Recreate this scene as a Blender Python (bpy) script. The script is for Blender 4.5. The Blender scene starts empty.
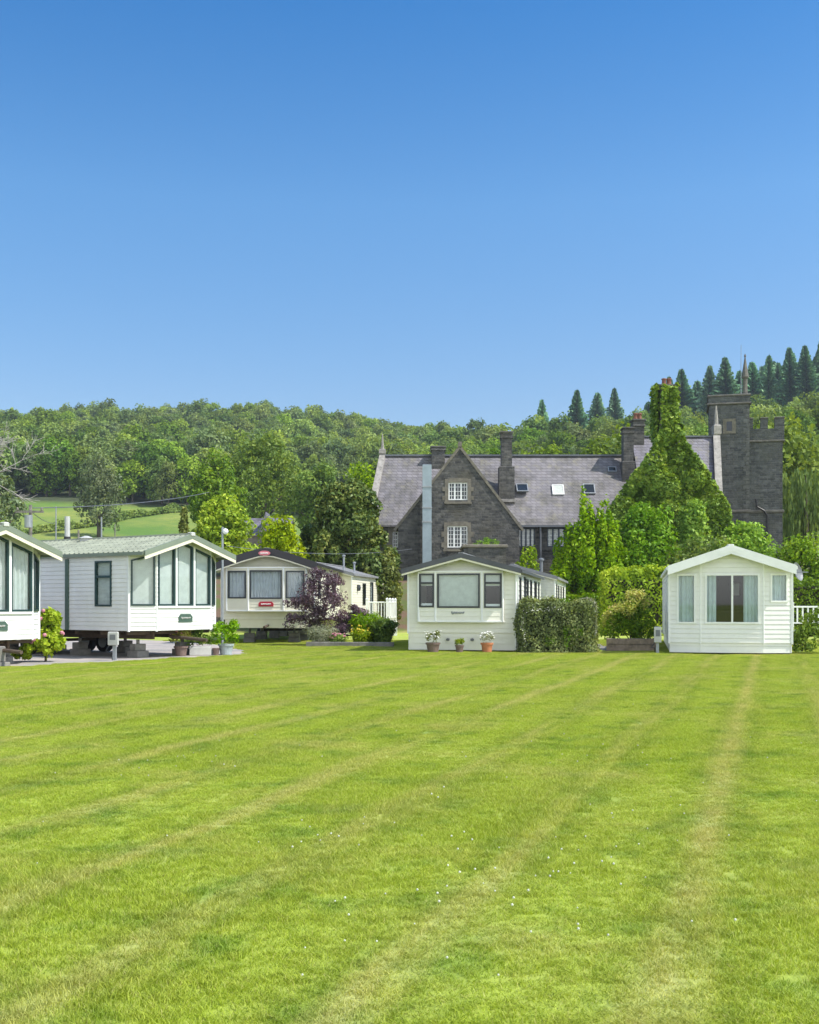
import bpy, math, random
import numpy as np
from mathutils import Vector, Matrix
random.seed(7)
R = math.radians
SC = bpy.context.scene
COL = SC.collection
F, CX, HY, EYE = 1100.0, 409.5, 603.0, 1.6      # focal length in px, image centre, horizon row, eye height

def at(px, py, Y):
    return Vector(((px - CX) / F * Y, Y, EYE + (HY - py) / F * Y))

# ------------------------------------------------------------------ properties
def tag(o, label=None, cat=None, group=None, kind=None):
    if label: o['label'] = label
    if cat: o['category'] = cat
    if group: o['group'] = group
    if kind: o['kind'] = kind
    return o

def empty(name, loc, rz=0.0):
    o = bpy.data.objects.new(name, None)
    COL.objects.link(o)
    o.location = loc
    o.rotation_euler = (0, 0, rz)
    o.empty_display_size = 0.3
    return o

def link_mesh(name, me, mat=None, parent=None, loc=None):
    o = bpy.data.objects.new(name, me)
    COL.objects.link(o)
    if mat: me.materials.append(mat)
    if parent: o.parent = parent
    if loc is not None: o.location = loc
    return o

# ------------------------------------------------------------------ mesh builder
class MB:
    def __init__(s): s.v = []; s.f = []
    def add(s, vs, fs):
        n = len(s.v)
        s.v += [tuple(p) for p in vs]
        s.f += [tuple(n + i for i in f) for f in fs]
        return s
    def quad(s, *p): return s.add(p, [tuple(range(len(p)))])
    def box(s, x0, x1, y0, y1, z0, z1, b=0.0):
        if b:
            b = min(b, (x1-x0)/2.01, (y1-y0)/2.01, (z1-z0)/2.01)
            vs = []
            for z, i in ((z0, b), (z0+b, 0), (z1-b, 0), (z1, b)):
                vs += [(x0+i, y0+i, z), (x1-i, y0+i, z), (x1-i, y1-i, z), (x0+i, y1-i, z)]
            fs = [(3, 2, 1, 0), (12, 13, 14, 15)]
            for k in range(3):
                for j in range(4):
                    fs.append((4*k+j, 4*k+(j+1) % 4, 4*k+4+(j+1) % 4, 4*k+4+j))
            return s.add(vs, fs)
        vs = [(x, y, z) for z in (z0, z1) for x, y in ((x0, y0), (x1, y0), (x1, y1), (x0, y1))]
        return s.add(vs, [(3, 2, 1, 0), (4, 5, 6, 7), (0, 1, 5, 4), (1, 2, 6, 5), (2, 3, 7, 6), (3, 0, 4, 7)])
    def bar(s, a, b, w, h, up=(0, 0, 1)):
        a = Vector(a); b = Vector(b); d = (b - a).normalized()
        x = d.cross(Vector(up))
        if x.length < 1e-4: x = d.cross(Vector((1, 0, 0)))
        x.normalize(); z = x.cross(d)
        vs = []
        for p in (a, b):
            for i, j in ((-1, -1), (1, -1), (1, 1), (-1, 1)):
                vs.append(p + x*(i*w/2) + z*(j*h/2))
        return s.add(vs, [(3, 2, 1, 0), (4, 5, 6, 7), (0, 1, 5, 4), (1, 2, 6, 5), (2, 3, 7, 6), (3, 0, 4, 7)])
    def tube(s, pts, rs, n=8, cap=True):
        pts = [Vector(p) for p in pts]
        if not isinstance(rs, (list, tuple)): rs = [rs]*len(pts)
        vs = []; fs = []
        for i, p in enumerate(pts):
            d = (pts[min(i+1, len(pts)-1)] - pts[max(i-1, 0)]).normalized()
            x = d.cross(Vector((0.13, 0.97, 0.2)))
            if x.length < 1e-3: x = d.cross(Vector((1, 0, 0)))
            x.normalize(); y = d.cross(x)
            for k in range(n):
                a = 2*math.pi*k/n
                vs.append(p + x*(math.cos(a)*rs[i]) + y*(math.sin(a)*rs[i]))
        for i in range(len(pts)-1):
            for k in range(n):
                fs.append((i*n+k, i*n+(k+1) % n, (i+1)*n+(k+1) % n, (i+1)*n+k))
        if cap:
            fs.append(tuple(range(n-1, -1, -1))); fs.append(tuple((len(pts)-1)*n+k for k in range(n)))
        return s.add(vs, fs)
    def lathe(s, prof, c=(0, 0, 0), n=16):
        vs = []; fs = []
        for r, z in prof:
            for k in range(n):
                a = 2*math.pi*k/n
                vs.append((c[0]+r*math.cos(a), c[1]+r*math.sin(a), c[2]+z))
        m = len(prof)
        for i in range(m-1):
            for k in range(n):
                fs.append((i*n+k, i*n+(k+1) % n, (i+1)*n+(k+1) % n, (i+1)*n+k))
        fs.append(tuple(range(n-1, -1, -1))); fs.append(tuple((m-1)*n+k for k in range(n)))
        return s.add(vs, fs)
    def extrude(s, poly, d):
        """poly: list of 3D points (planar); extrude by vector d"""
        n = len(poly); d = Vector(d)
        vs = [Vector(p) for p in poly] + [Vector(p)+d for p in poly]
        fs = [tuple(range(n-1, -1, -1)), tuple(range(n, 2*n))]
        fs += [(i, (i+1) % n, n+(i+1) % n, n+i) for i in range(n)]
        return s.add(vs, fs)
    def build(s, name, mat, parent=None, loc=None, smooth=False):
        me = bpy.data.meshes.new(name)
        me.from_pydata(s.v, [], s.f)
        me.update()
        if smooth:
            me.polygons.foreach_set('use_smooth', [True]*len(me.polygons))
        return link_mesh(name, me, mat, parent, loc)

# ------------------------------------------------------------------ materials
def new_mat(name):
    m = bpy.data.materials.new(name); m.use_nodes = True
    nt = m.node_tree
    return m, nt, nt.nodes['Principled BSDF']

def N(nt, t, **kw):
    n = nt.nodes.new(t)
    for k, v in kw.items():
        if k in n.inputs: n.inputs[k].default_value = v
        else: setattr(n, k, v)
    return n

def mixc(nt, a, b, fac, bt='MIX'):
    n = nt.nodes.new('ShaderNodeMix'); n.data_type = 'RGBA'; n.blend_type = bt
    for sock, val in ((n.inputs[6], a), (n.inputs[7], b), (n.inputs[0], fac)):
        if hasattr(val, 'links') or hasattr(val, 'is_linked'): nt.links.new(val, sock)
        elif isinstance(val, (tuple, list)): sock.default_value = (*val[:3], 1)
        else: sock.default_value = val
    return n.outputs[2]

def math_(nt, op, a, b=0.0, clamp=False):
    n = nt.nodes.new('ShaderNodeMath'); n.operation = op; n.use_clamp = clamp
    for i, v in enumerate((a, b)):
        if hasattr(v, 'is_linked'): nt.links.new(v, n.inputs[i])
        else: n.inputs[i].default_value = v
    return n.outputs[0]

def noise(nt, vec, scale, detail=4, rough=0.55, dim='3D'):
    n = N(nt, 'ShaderNodeTexNoise', Scale=scale, Detail=detail, Roughness=rough)
    if vec is not None: nt.links.new(vec, n.inputs['Vector'])
    return n.outputs['Fac']

def ramp(nt, fac, stops):
    n = nt.nodes.new('ShaderNodeValToRGB')
    cr = n.color_ramp
    while len(cr.elements) < len(stops): cr.elements.new(0.5)
    for e, (p, c) in zip(cr.elements, stops):
        e.position = p; e.color = (*c, 1) if len(c) == 3 else c
    nt.links.new(fac, n.inputs[0])
    return n.outputs[0]

def mrange(nt, v, a, b, c=0.0, d=1.0):
    n = N(nt, 'ShaderNodeMapRange')
    n.inputs[1].default_value = a; n.inputs[2].default_value = b
    n.inputs[3].default_value = c; n.inputs[4].default_value = d
    nt.links.new(v, n.inputs[0])
    return n.outputs[0]

def ocoord(nt): return nt.nodes.new('ShaderNodeTexCoord').outputs['Object']
def wpos(nt): return nt.nodes.new('ShaderNodeNewGeometry').outputs['Position']

def bump(nt, bs, h, strength=0.3, dist=0.02):
    b = N(nt, 'ShaderNodeBump', Strength=strength, Distance=dist)
    nt.links.new(h, b.inputs['Height']); nt.links.new(b.outputs[0], bs.inputs['Normal'])

def paint(name, col, rough=0.45, var=0.08, scale=1.2, metal=0.0):
    m, nt, bs = new_mat(name)
    v = ocoord(nt)
    f = noise(nt, v, scale, 6, 0.65)
    dark = tuple(c*(1-var*2.2) for c in col); lite = tuple(min(1, c*(1+var*0.5)) for c in col)
    nt.links.new(ramp(nt, f, [(0.3, dark), (0.62, lite)]), bs.inputs['Base Color'])
    bs.inputs['Roughness'].default_value = rough
    bs.inputs['Metallic'].default_value = metal
    return m

def siding_mat(name, col):
    m, nt, bs = new_mat(name)
    v = ocoord(nt)
    mp = N(nt, 'ShaderNodeMapping'); mp.inputs['Scale'].default_value = (0.6, 0.6, 0.45)
    nt.links.new(v, mp.inputs[0])
    streak = noise(nt, mp.outputs[0], 3.0, 6, 0.7)
    blot = noise(nt, v, 0.7, 3)
    c = mixc(nt, tuple(k*0.90 for k in col), col, mrange(nt, streak, 0.3, 0.62))
    c = mixc(nt, c, tuple(a*b for a, b in zip(col, (0.84, 0.87, 0.83))), mrange(nt, blot, 0.46, 0.72, 0, 0.8))
    nt.links.new(c, bs.inputs['Base Color'])
    bs.inputs['Roughness'].default_value = 0.5
    return m

def glass_mat(name, tint=(0.9, 0.95, 0.95)):
    m, nt, bs = new_mat(name)
    nt.nodes.remove(bs)
    out = nt.nodes['Material Output']
    t = N(nt, 'ShaderNodeBsdfTransparent'); t.inputs[0].default_value = (*tint, 1)
    g = N(nt, 'ShaderNodeBsdfGlossy'); g.inputs['Roughness'].default_value = 0.02
    lw = nt.nodes.new('ShaderNodeLayerWeight')
    fac = math_(nt, 'ADD', math_(nt, 'MULTIPLY', math_(nt, 'POWER', lw.outputs['Facing'], 4.0), 0.9), 0.07, True)
    mx = N(nt, 'ShaderNodeMixShader')
    nt.links.new(fac, mx.inputs[0]); nt.links.new(t.outputs[0], mx.inputs[1]); nt.links.new(g.outputs[0], mx.inputs[2])
    nt.links.new(mx.outputs[0], out.inputs['Surface'])
    return m

def cloth_mat(name, col):
    m, nt, bs = new_mat(name)
    out = nt.nodes['Material Output']
    bs.inputs['Roughness'].default_value = 0.9
    v = ocoord(nt)
    c = mixc(nt, tuple(k*0.82 for k in col), col, mrange(nt, noise(nt, v, 6, 4), 0.3, 0.65))
    nt.links.new(c, bs.inputs['Base Color'])
    t = N(nt, 'ShaderNodeBsdfTranslucent'); t.inputs[0].default_value = (*col, 1)
    mx = N(nt, 'ShaderNodeMixShader'); mx.inputs[0].default_value = 0.25
    nt.links.new(bs.outputs[0], mx.inputs[1]); nt.links.new(t.outputs[0], mx.inputs[2])
    nt.links.new(mx.outputs[0], out.inputs['Surface'])
    return m

def leaf_mat(name, cols, trans=0.3, rough=0.5, tcol=None, big=0.5, isw=.55):
    """cols: 3+ greens dark to light; varied per leaf (island), by clump noise and per object"""
    m, nt, bs = new_mat(name)
    out = nt.nodes['Material Output']
    g = nt.nodes.new('ShaderNodeNewGeometry')
    oi = nt.nodes.new('ShaderNodeObjectInfo')
    isl = g.outputs['Random Per Island']
    clump = noise(nt, ocoord(nt), big, 3)
    f = math_(nt, 'ADD', math_(nt, 'MULTIPLY', isl, isw), math_(nt, 'MULTIPLY', mrange(nt, clump, 0.3, 0.7), 1-isw))
    n = len(cols)
    c = ramp(nt, f, [(0.12 + 0.76*i/(n-1), cols[i]) for i in range(n)])
    hs = N(nt, 'ShaderNodeHueSaturation')
    nt.links.new(mrange(nt, oi.outputs['Random'], 0, 1, 0.483, 0.506), hs.inputs['Hue'])
    rnd2 = math_(nt, 'FRACT', math_(nt, 'MULTIPLY', oi.outputs['Random'], 7.31))
    nt.links.new(mrange(nt, rnd2, 0, 1, 0.72, 1.28), hs.inputs['Value'])
    rnd3 = math_(nt, 'FRACT', math_(nt, 'MULTIPLY', oi.outputs['Random'], 13.7))
    nt.links.new(mrange(nt, rnd3, 0, 1, 0.85, 1.12), hs.inputs['Saturation'])
    nt.links.new(c, hs.inputs['Color'])
    c = hs.outputs[0]
    nt.links.new(c, bs.inputs['Base Color'])
    bs.inputs['Roughness'].default_value = rough
    bs.inputs['Specular IOR Level'].default_value = 0.18
    t = N(nt, 'ShaderNodeBsdfTranslucent')
    tc = mixc(nt, c, (1.5, 1.35, 0.5) if tcol is None else tcol, 1.0, 'MULTIPLY')
    nt.links.new(tc, t.inputs[0])
    mx = N(nt, 'ShaderNodeMixShader'); mx.inputs[0].default_value = trans
    nt.links.new(bs.outputs[0], mx.inputs[1]); nt.links.new(t.outputs[0], mx.inputs[2])
    nt.links.new(mx.outputs[0], out.inputs['Surface'])
    return m

def swz(nt, sx=1.0, sz=1.0):
    """object coords -> (x+y, z) so brick patterns run level round a building"""
    s = nt.nodes.new('ShaderNodeSeparateXYZ'); nt.links.new(ocoord(nt), s.inputs[0])
    u = math_(nt, 'ADD', s.outputs[0], s.outputs[1])
    c = nt.nodes.new('ShaderNodeCombineXYZ')
    nt.links.new(math_(nt, 'MULTIPLY', u, sx), c.inputs[0]); nt.links.new(math_(nt, 'MULTIPLY', s.outputs[2], sz), c.inputs[1])
    return c.outputs[0]

def stone_mat(name, c1, c2, mortar, w=0.42, h=0.17, msize=0.018, moss=(0.10, 0.10, 0.05)):
    m, nt, bs = new_mat(name)
    v = swz(nt)
    oc = ocoord(nt)
    wob = N(nt, 'ShaderNodeTexNoise', Scale=2.5, Detail=2.0)
    nt.links.new(v, wob.inputs['Vector'])
    vv = nt.nodes.new('ShaderNodeVectorMath'); vv.operation = 'MULTIPLY_ADD'
    nt.links.new(wob.outputs['Color'], vv.inputs[0]); vv.inputs[1].default_value = (0.12, 0.07, 0); nt.links.new(v, vv.inputs[2])
    b = N(nt, 'ShaderNodeTexBrick', Scale=1.0)
    b.inputs['Color1'].default_value = (*c1, 1); b.inputs['Color2'].default_value = (*c2, 1); b.inputs['Mortar'].default_value = (*mortar, 1)
    b.inputs['Mortar Size'].default_value = msize; b.inputs['Mortar Smooth'].default_value = 0.4
    b.inputs['Brick Width'].default_value = w; b.inputs['Row Height'].default_value = h
    nt.links.new(vv.outputs[0], b.inputs['Vector'])
    c = mixc(nt, b.outputs[0], (0.45, 0.45, 0.45), mrange(nt, noise(nt, oc, 3.5, 6, .65), 0.32, 0.68, 0, 0.95), 'MULTIPLY')
    c = mixc(nt, c, moss, mrange(nt, noise(nt, oc, 0.6, 5), 0.52, 0.75, 0, 0.7))
    nt.links.new(c, bs.inputs['Base Color'])
    bs.inputs['Roughness'].default_value = 0.9
    hgt = math_(nt, 'SUBTRACT', noise(nt, oc, 9, 4), b.outputs['Fac'])
    bump(nt, bs, hgt, 0.8, 0.04)
    return m

def slate_mat(name, c1, c2):
    m, nt, bs = new_mat(name)
    v = swz(nt, 1.0, 1.25)
    oc = ocoord(nt)
    b = N(nt, 'ShaderNodeTexBrick', Scale=1.0)
    b.inputs['Color1'].default_value = (*c1, 1); b.inputs['Color2'].default_value = (*c2, 1)
    b.inputs['Mortar'].default_value = tuple(k*0.35 for k in c1) + (1,)
    b.inputs['Mortar Size'].default_value = 0.012; b.inputs['Brick Width'].default_value = 0.34; b.inputs['Row Height'].default_value = 0.26
    b.inputs['Bias'].default_value = -0.1
    nt.links.new(v, b.inputs['Vector'])
    c = mixc(nt, b.outputs[0], (0.50, 0.50, 0.40), mrange(nt, noise(nt, oc, 0.7, 7, 0.72), 0.44, 0.64, 0, 0.9), 'MULTIPLY')
    c = mixc(nt, c, (0.23, 0.21, 0.15), mrange(nt, noise(nt, oc, 1.8, 7, 0.75), 0.53, 0.68, 0, 0.8))
    c = mixc(nt, c, (0.30, 0.27, 0.25), mrange(nt, noise(nt, oc, 5.0, 5, 0.7), 0.6, 0.75, 0, 0.6))
    nt.links.new(c, bs.inputs['Base Color'])
    bs.inputs['Roughness'].default_value = 0.6
    s = nt.nodes.new('ShaderNodeSeparateXYZ'); nt.links.new(v, s.inputs[0])
    saw = math_(nt, 'FRACT', math_(nt, 'DIVIDE', s.outputs[1], 0.26))
    hgt = math_(nt, 'SUBTRACT', math_(nt, 'MULTIPLY', saw, -1.0), b.outputs['Fac'])
    bump(nt, bs, hgt, 0.7, 0.02)
    return m

M = {}
M['white_siding'] = siding_mat('white_siding', (0.84, 0.83, 0.79))
M['cream_siding'] = siding_mat('cream_siding', (0.76, 0.72, 0.58))
M['pale_siding'] = siding_mat('pale_siding', (0.80, 0.79, 0.70))
M['mint_siding'] = siding_mat('mint_siding', (0.83, 0.81, 0.71))
M['white_paint'] = paint('white_paint', (0.85, 0.85, 0.83), 0.4, 0.05)
M['cream_paint'] = paint('cream_paint', (0.74, 0.70, 0.55), 0.45, 0.05)
M['green_roof'] = paint('green_roof', (0.37, 0.39, 0.30), 0.5, 0.14, 2.0)
M['green_trim'] = paint('green_trim', (0.20, 0.235, 0.175), 0.4, 0.08)
M['strip_green'] = paint('strip_green', (0.07, 0.12, 0.09), 0.4, 0.08)
M['dark_teal'] = paint('dark_teal', (0.018, 0.05, 0.05), 0.35, 0.1)
M['dark_frame'] = paint('dark_frame', (0.03, 0.035, 0.042), 0.35, 0.1)
M['grey_roof'] = paint('grey_roof', (0.24, 0.24, 0.25), 0.55, 0.12, 2.0)
M['dark_roof'] = paint('dark_roof', (0.075, 0.078, 0.09), 0.5, 0.12, 2.0)
M['black_fascia'] = paint('black_fascia', (0.022, 0.02, 0.024), 0.4, 0.1)
M['shade_grey'] = paint('shade_grey', (0.16, 0.17, 0.18), 0.5, 0.08)
M['chassis'] = paint('chassis', (0.10, 0.07, 0.05), 0.8, 0.2, 5)
M['rubber'] = paint('rubber', (0.02, 0.02, 0.02), 0.8, 0.1)
M['concrete'] = paint('concrete', (0.24, 0.225, 0.205), 0.9, 0.2, 3)
M['grey_metal'] = paint('grey_metal', (0.32, 0.34, 0.36), 0.45, 0.1, 3, 0.3)
M['flue_metal'] = paint('flue_metal', (0.30, 0.36, 0.40), 0.4, 0.08, 2, 0.2)
M['plastic_grey'] = paint('plastic_grey', (0.50, 0.50, 0.47), 0.5, 0.08, 3)
M['timber'] = paint('timber', (0.34, 0.26, 0.19), 0.85, 0.25, 6)
M['pole_wood'] = paint('pole_wood', (0.21, 0.19, 0.17), 0.85, 0.25, 6)
M['terracotta'] = paint('terracotta', (0.52, 0.20, 0.09), 0.8, 0.12, 8)
M['brown_pot'] = paint('brown_pot', (0.19, 0.13, 0.11), 0.6, 0.15, 8)
M['grey_pot'] = paint('grey_pot', (0.36, 0.42, 0.42), 0.7, 0.15, 8)
M['red_sign'] = paint('red_sign', (0.42, 0.02, 0.04), 0.35, 0.05)
M['pink_sign'] = paint('pink_sign', (0.62, 0.17, 0.20), 0.35, 0.05)
M['blind'] = cloth_mat('blind', (0.76, 0.79, 0.74))
M['curtain'] = cloth_mat('curtain', (0.80, 0.83, 0.81))
M['blue_curtain'] = cloth_mat('blue_curtain', (0.66, 0.77, 0.78))
M['net'] = cloth_mat('net', (0.78, 0.79, 0.82))
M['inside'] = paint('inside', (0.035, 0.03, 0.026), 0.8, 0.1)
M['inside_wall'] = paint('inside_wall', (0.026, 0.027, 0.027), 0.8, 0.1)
M['sofa'] = paint('sofa', (0.06, 0.04, 0.03), 0.8, 0.1)
M['glass'] = glass_mat('glass')
M['dark_glass'] = paint('dark_glass', (0.02, 0.025, 0.03), 0.05, 0.1)
M['stone'] = stone_mat('stone', (0.165, 0.158, 0.145), (0.07, 0.07, 0.07), (0.15, 0.142, 0.128), moss=(0.095, 0.085, 0.055))
M['tower_stone'] = stone_mat('tower_stone', (0.16, 0.165, 0.17), (0.08, 0.085, 0.093), (0.17, 0.17, 0.16), 0.38, 0.15, moss=(0.12, 0.12, 0.10))
M['dressed_stone'] = paint('dressed_stone', (0.19, 0.17, 0.135), 0.9, 0.2, 4)
M['pale_stone'] = paint('pale_stone', (0.34, 0.315, 0.29), 0.9, 0.2, 4)
M['slate'] = slate_mat('slate', (0.225, 0.208, 0.222), (0.155, 0.145, 0.16))
M['slate_blue'] = slate_mat('slate_blue', (0.215, 0.20, 0.25), (0.16, 0.15, 0.195))
M['lead'] = paint('lead', (0.13, 0.14, 0.16), 0.6, 0.1)
M['navy'] = paint('navy', (0.03, 0.045, 0.075), 0.4, 0.1)
M['chimney_pot'] = paint('chimney_pot', (0.24, 0.10, 0.07), 0.8, 0.15, 5)
M['bark'] = paint('bark', (0.10, 0.08, 0.06), 0.9, 0.25, 8)
M['grey_bark'] = paint('grey_bark', (0.40, 0.37, 0.34), 0.9, 0.2, 8)
# ------------------------------------------------------------------ walls with openings, windows
def xr(poly, z):
    xs = []
    n = len(poly)
    for i in range(n):
        (x0, z0), (x1, z1) = poly[i], poly[(i+1) % n]
        if (z0 <= z < z1) or (z1 <= z < z0):
            xs.append(x0 + (x1-x0)*(z-z0)/(z1-z0))
    return (min(xs), max(xs)) if len(xs) >= 2 else None

def wall(mb, o, ux, nrm, poly, holes=(), board=0.15, lip=0.014):
    o = Vector(o); ux = Vector(ux); nrm = Vector(nrm)
    P = lambda u, z, d: o + ux*u + nrm*d + Vector((0, 0, z))
    z0 = min(p[1] for p in poly); z1 = max(p[1] for p in poly)
    lv = {round(z0, 5), round(z1, 5)}
    for q in [poly] + list(holes):
        for p in q:
            if z0 < p[1] < z1: lv.add(round(p[1], 5))
    if board:
        k = 0
        while z0 + k*board < z1:
            lv.add(round(z0 + k*board, 5)); lv.add(round(min(z1, z0 + k*board + .010), 5)); k += 1
    lv = sorted(lv)
    e = 1e-5
    for a, b in zip(lv, lv[1:]):
        if b - a < 1e-4: continue
        ra, rb = xr(poly, a+e), xr(poly, b-e)
        if not ra or not rb: continue
        cuts = []
        for h in holes:
            ha, hb = xr(h, a+e), xr(h, b-e)
            if ha and hb: cuts.append((ha, hb))
        cuts.sort()
        segs = []; la, lb = ra[0], rb[0]
        for ha, hb in cuts:
            segs.append((la, ha[0], lb, hb[0])); la, lb = ha[1], hb[1]
        segs.append((la, ra[1], lb, rb[1]))
        if board:
            kk = math.floor((a - z0 + 1e-4)/board); zb = z0 + kk*board
            da = lip*(1-(a-zb)/board); db = lip*(1-min(1, (b-zb)/board))
            if b - zb < .0105: da = db = -.008
        else: da = db = 0.0
        for (a0, a1, b0, b1) in segs:
            if a1 - a0 < 1e-4 and b1 - b0 < 1e-4: continue
            mb.quad(P(a0, a, da), P(a1, a, da), P(b1, b, db), P(b0, b, db))
            if board and abs(a - zb - .010) < 2e-4:
                mb.quad(P(a0, a, -.008), P(a1, a, -.008), P(a1, a, da), P(a0, a, da))

def inset(poly, w):
    """convex polygon (counter-clockwise) moved inwards by w"""
    n = len(poly); L = []
    for i in range(n):
        a = np.array(poly[i], float); b = np.array(poly[(i+1) % n], float)
        d = (b-a)/np.linalg.norm(b-a); nn = np.array((-d[1], d[0]))
        L.append((a + nn*w, d))
    out = []
    for i in range(n):
        (p, d), (q, e) = L[i-1], L[i]
        A = np.array([[d[0], -e[0]], [d[1], -e[1]]])
        t = np.linalg.solve(A, q - p)
        out.append(tuple(p + d*t[0]))
    return out

def ring(mb, P, outer, inner, d0, d1):
    n = len(outer)
    for i in range(n):
        j = (i+1) % n
        mb.quad(P(*outer[i], d1), P(*outer[j], d1), P(*inner[j], d1), P(*inner[i], d1))
        mb.quad(P(*outer[i], d0), P(*outer[j], d0), P(*outer[j], d1), P(*outer[i], d1))
        mb.quad(P(*inner[j], d0), P(*inner[i], d0), P(*inner[i], d1), P(*inner[j], d1))

def rect(x0, x1, z0, z1): return [(x0, z0), (x1, z0), (x1, z1), (x0, z1)]

def vr(poly, x):
    q = [(b, a) for a, b in poly]
    return xr(q, x)

def drape(P, poly, d, amp, wl, spans=None, seed=0):
    """a hanging curtain (amp>0) or a flat blind filling poly at depth d; spans = fractions of the width that are covered"""
    mb = MB()
    x0 = min(p[0] for p in poly) + 1e-3; x1 = max(p[0] for p in poly) - 1e-3
    rnd = random.Random(seed); ph = rnd.random()*6
    for s0, s1 in (spans or [(0, 1)]):
        a, b = x0 + (x1-x0)*s0, x0 + (x1-x0)*s1
        n = max(2, int((b-a)/(wl/7 if amp else 0.2)))
        pr = None
        for i in range(n+1):
            x = a + (b-a)*i/n
            r_ = vr(poly, x)
            if not r_: continue
            dd = d + (amp*math.sin(2*math.pi*x/wl + ph + 1.4*math.sin(x*5+ph)) if amp else 0)
            cur = (P(x, r_[0], dd), P(x, r_[1], dd))
            if pr: mb.quad(pr[0], cur[0], cur[1], pr[1])
            pr = cur
    return mb

def window(parent, o, ux, nrm, poly, fmat, fw=0.055, fd=0.035, cover=None, cmat='curtain', transom=None, mull=(), spans=None, seed=0):
    """window part > pane, curtain or blind"""
    o = Vector(o); ux = Vector(ux); nrm = Vector(nrm)
    P = lambda u, z, d: o + ux*u + nrm*d + Vector((0, 0, z))
    inn = inset(poly, fw)
    mb = MB(); ring(mb, P, poly, inn, -0.05, fd)
    def bar(x0, x1, z0, z1):
        q = rect(x0, x1, z0, z1)
        mb.add([P(*p, -0.03) for p in q] + [P(*p, fd-0.004) for p in q],
               [(4, 5, 6, 7), (0, 1, 5, 4), (1, 2, 6, 5), (2, 3, 7, 6), (3, 0, 4, 7)])
    if transom is not None:
        r_ = xr(inn, transom); bar(r_[0], r_[1], transom-fw*0.6, transom+fw*0.6)
    for x in mull:
        r_ = vr(inn, x); bar(x-fw*0.5, x+fw*0.5, r_[0], r_[1])
    w = mb.build('window', fmat, parent)
    pn = inset(poly, fw*0.8)
    pm = MB(); pm.quad(*[P(*p, -0.012) for p in pn]); pm.build('pane', M['glass'], w)
    if cover == 'curtain':
        for sp in (spans or [(0, 1)]): drape(P, inset(poly, fw*0.5), -0.10, 0.028, 0.13, [sp], seed).build('curtain', M[cmat], w, smooth=True)
    elif cover == 'blind': drape(P, inset(poly, fw*0.5), -0.06, 0, 1, spans, seed).build('blind', M[cmat], w)
    elif cover == 'half_blind':
        zt = max(p[1] for p in poly); zb = min(p[1] for p in poly)
        x0 = min(p[0] for p in poly); x1 = max(p[0] for p in poly)
        drape(P, rect(x0+fw, x1-fw, zt-(zt-zb)*0.36, zt-fw), -0.06, 0, 1).build('blind', M[cmat], w)
        drape(P, rect(x0+fw, x1-fw, zb+fw, zb+0.13), -0.06, 0, 1).build('sill', M['white_paint'], w)
    return w

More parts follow.
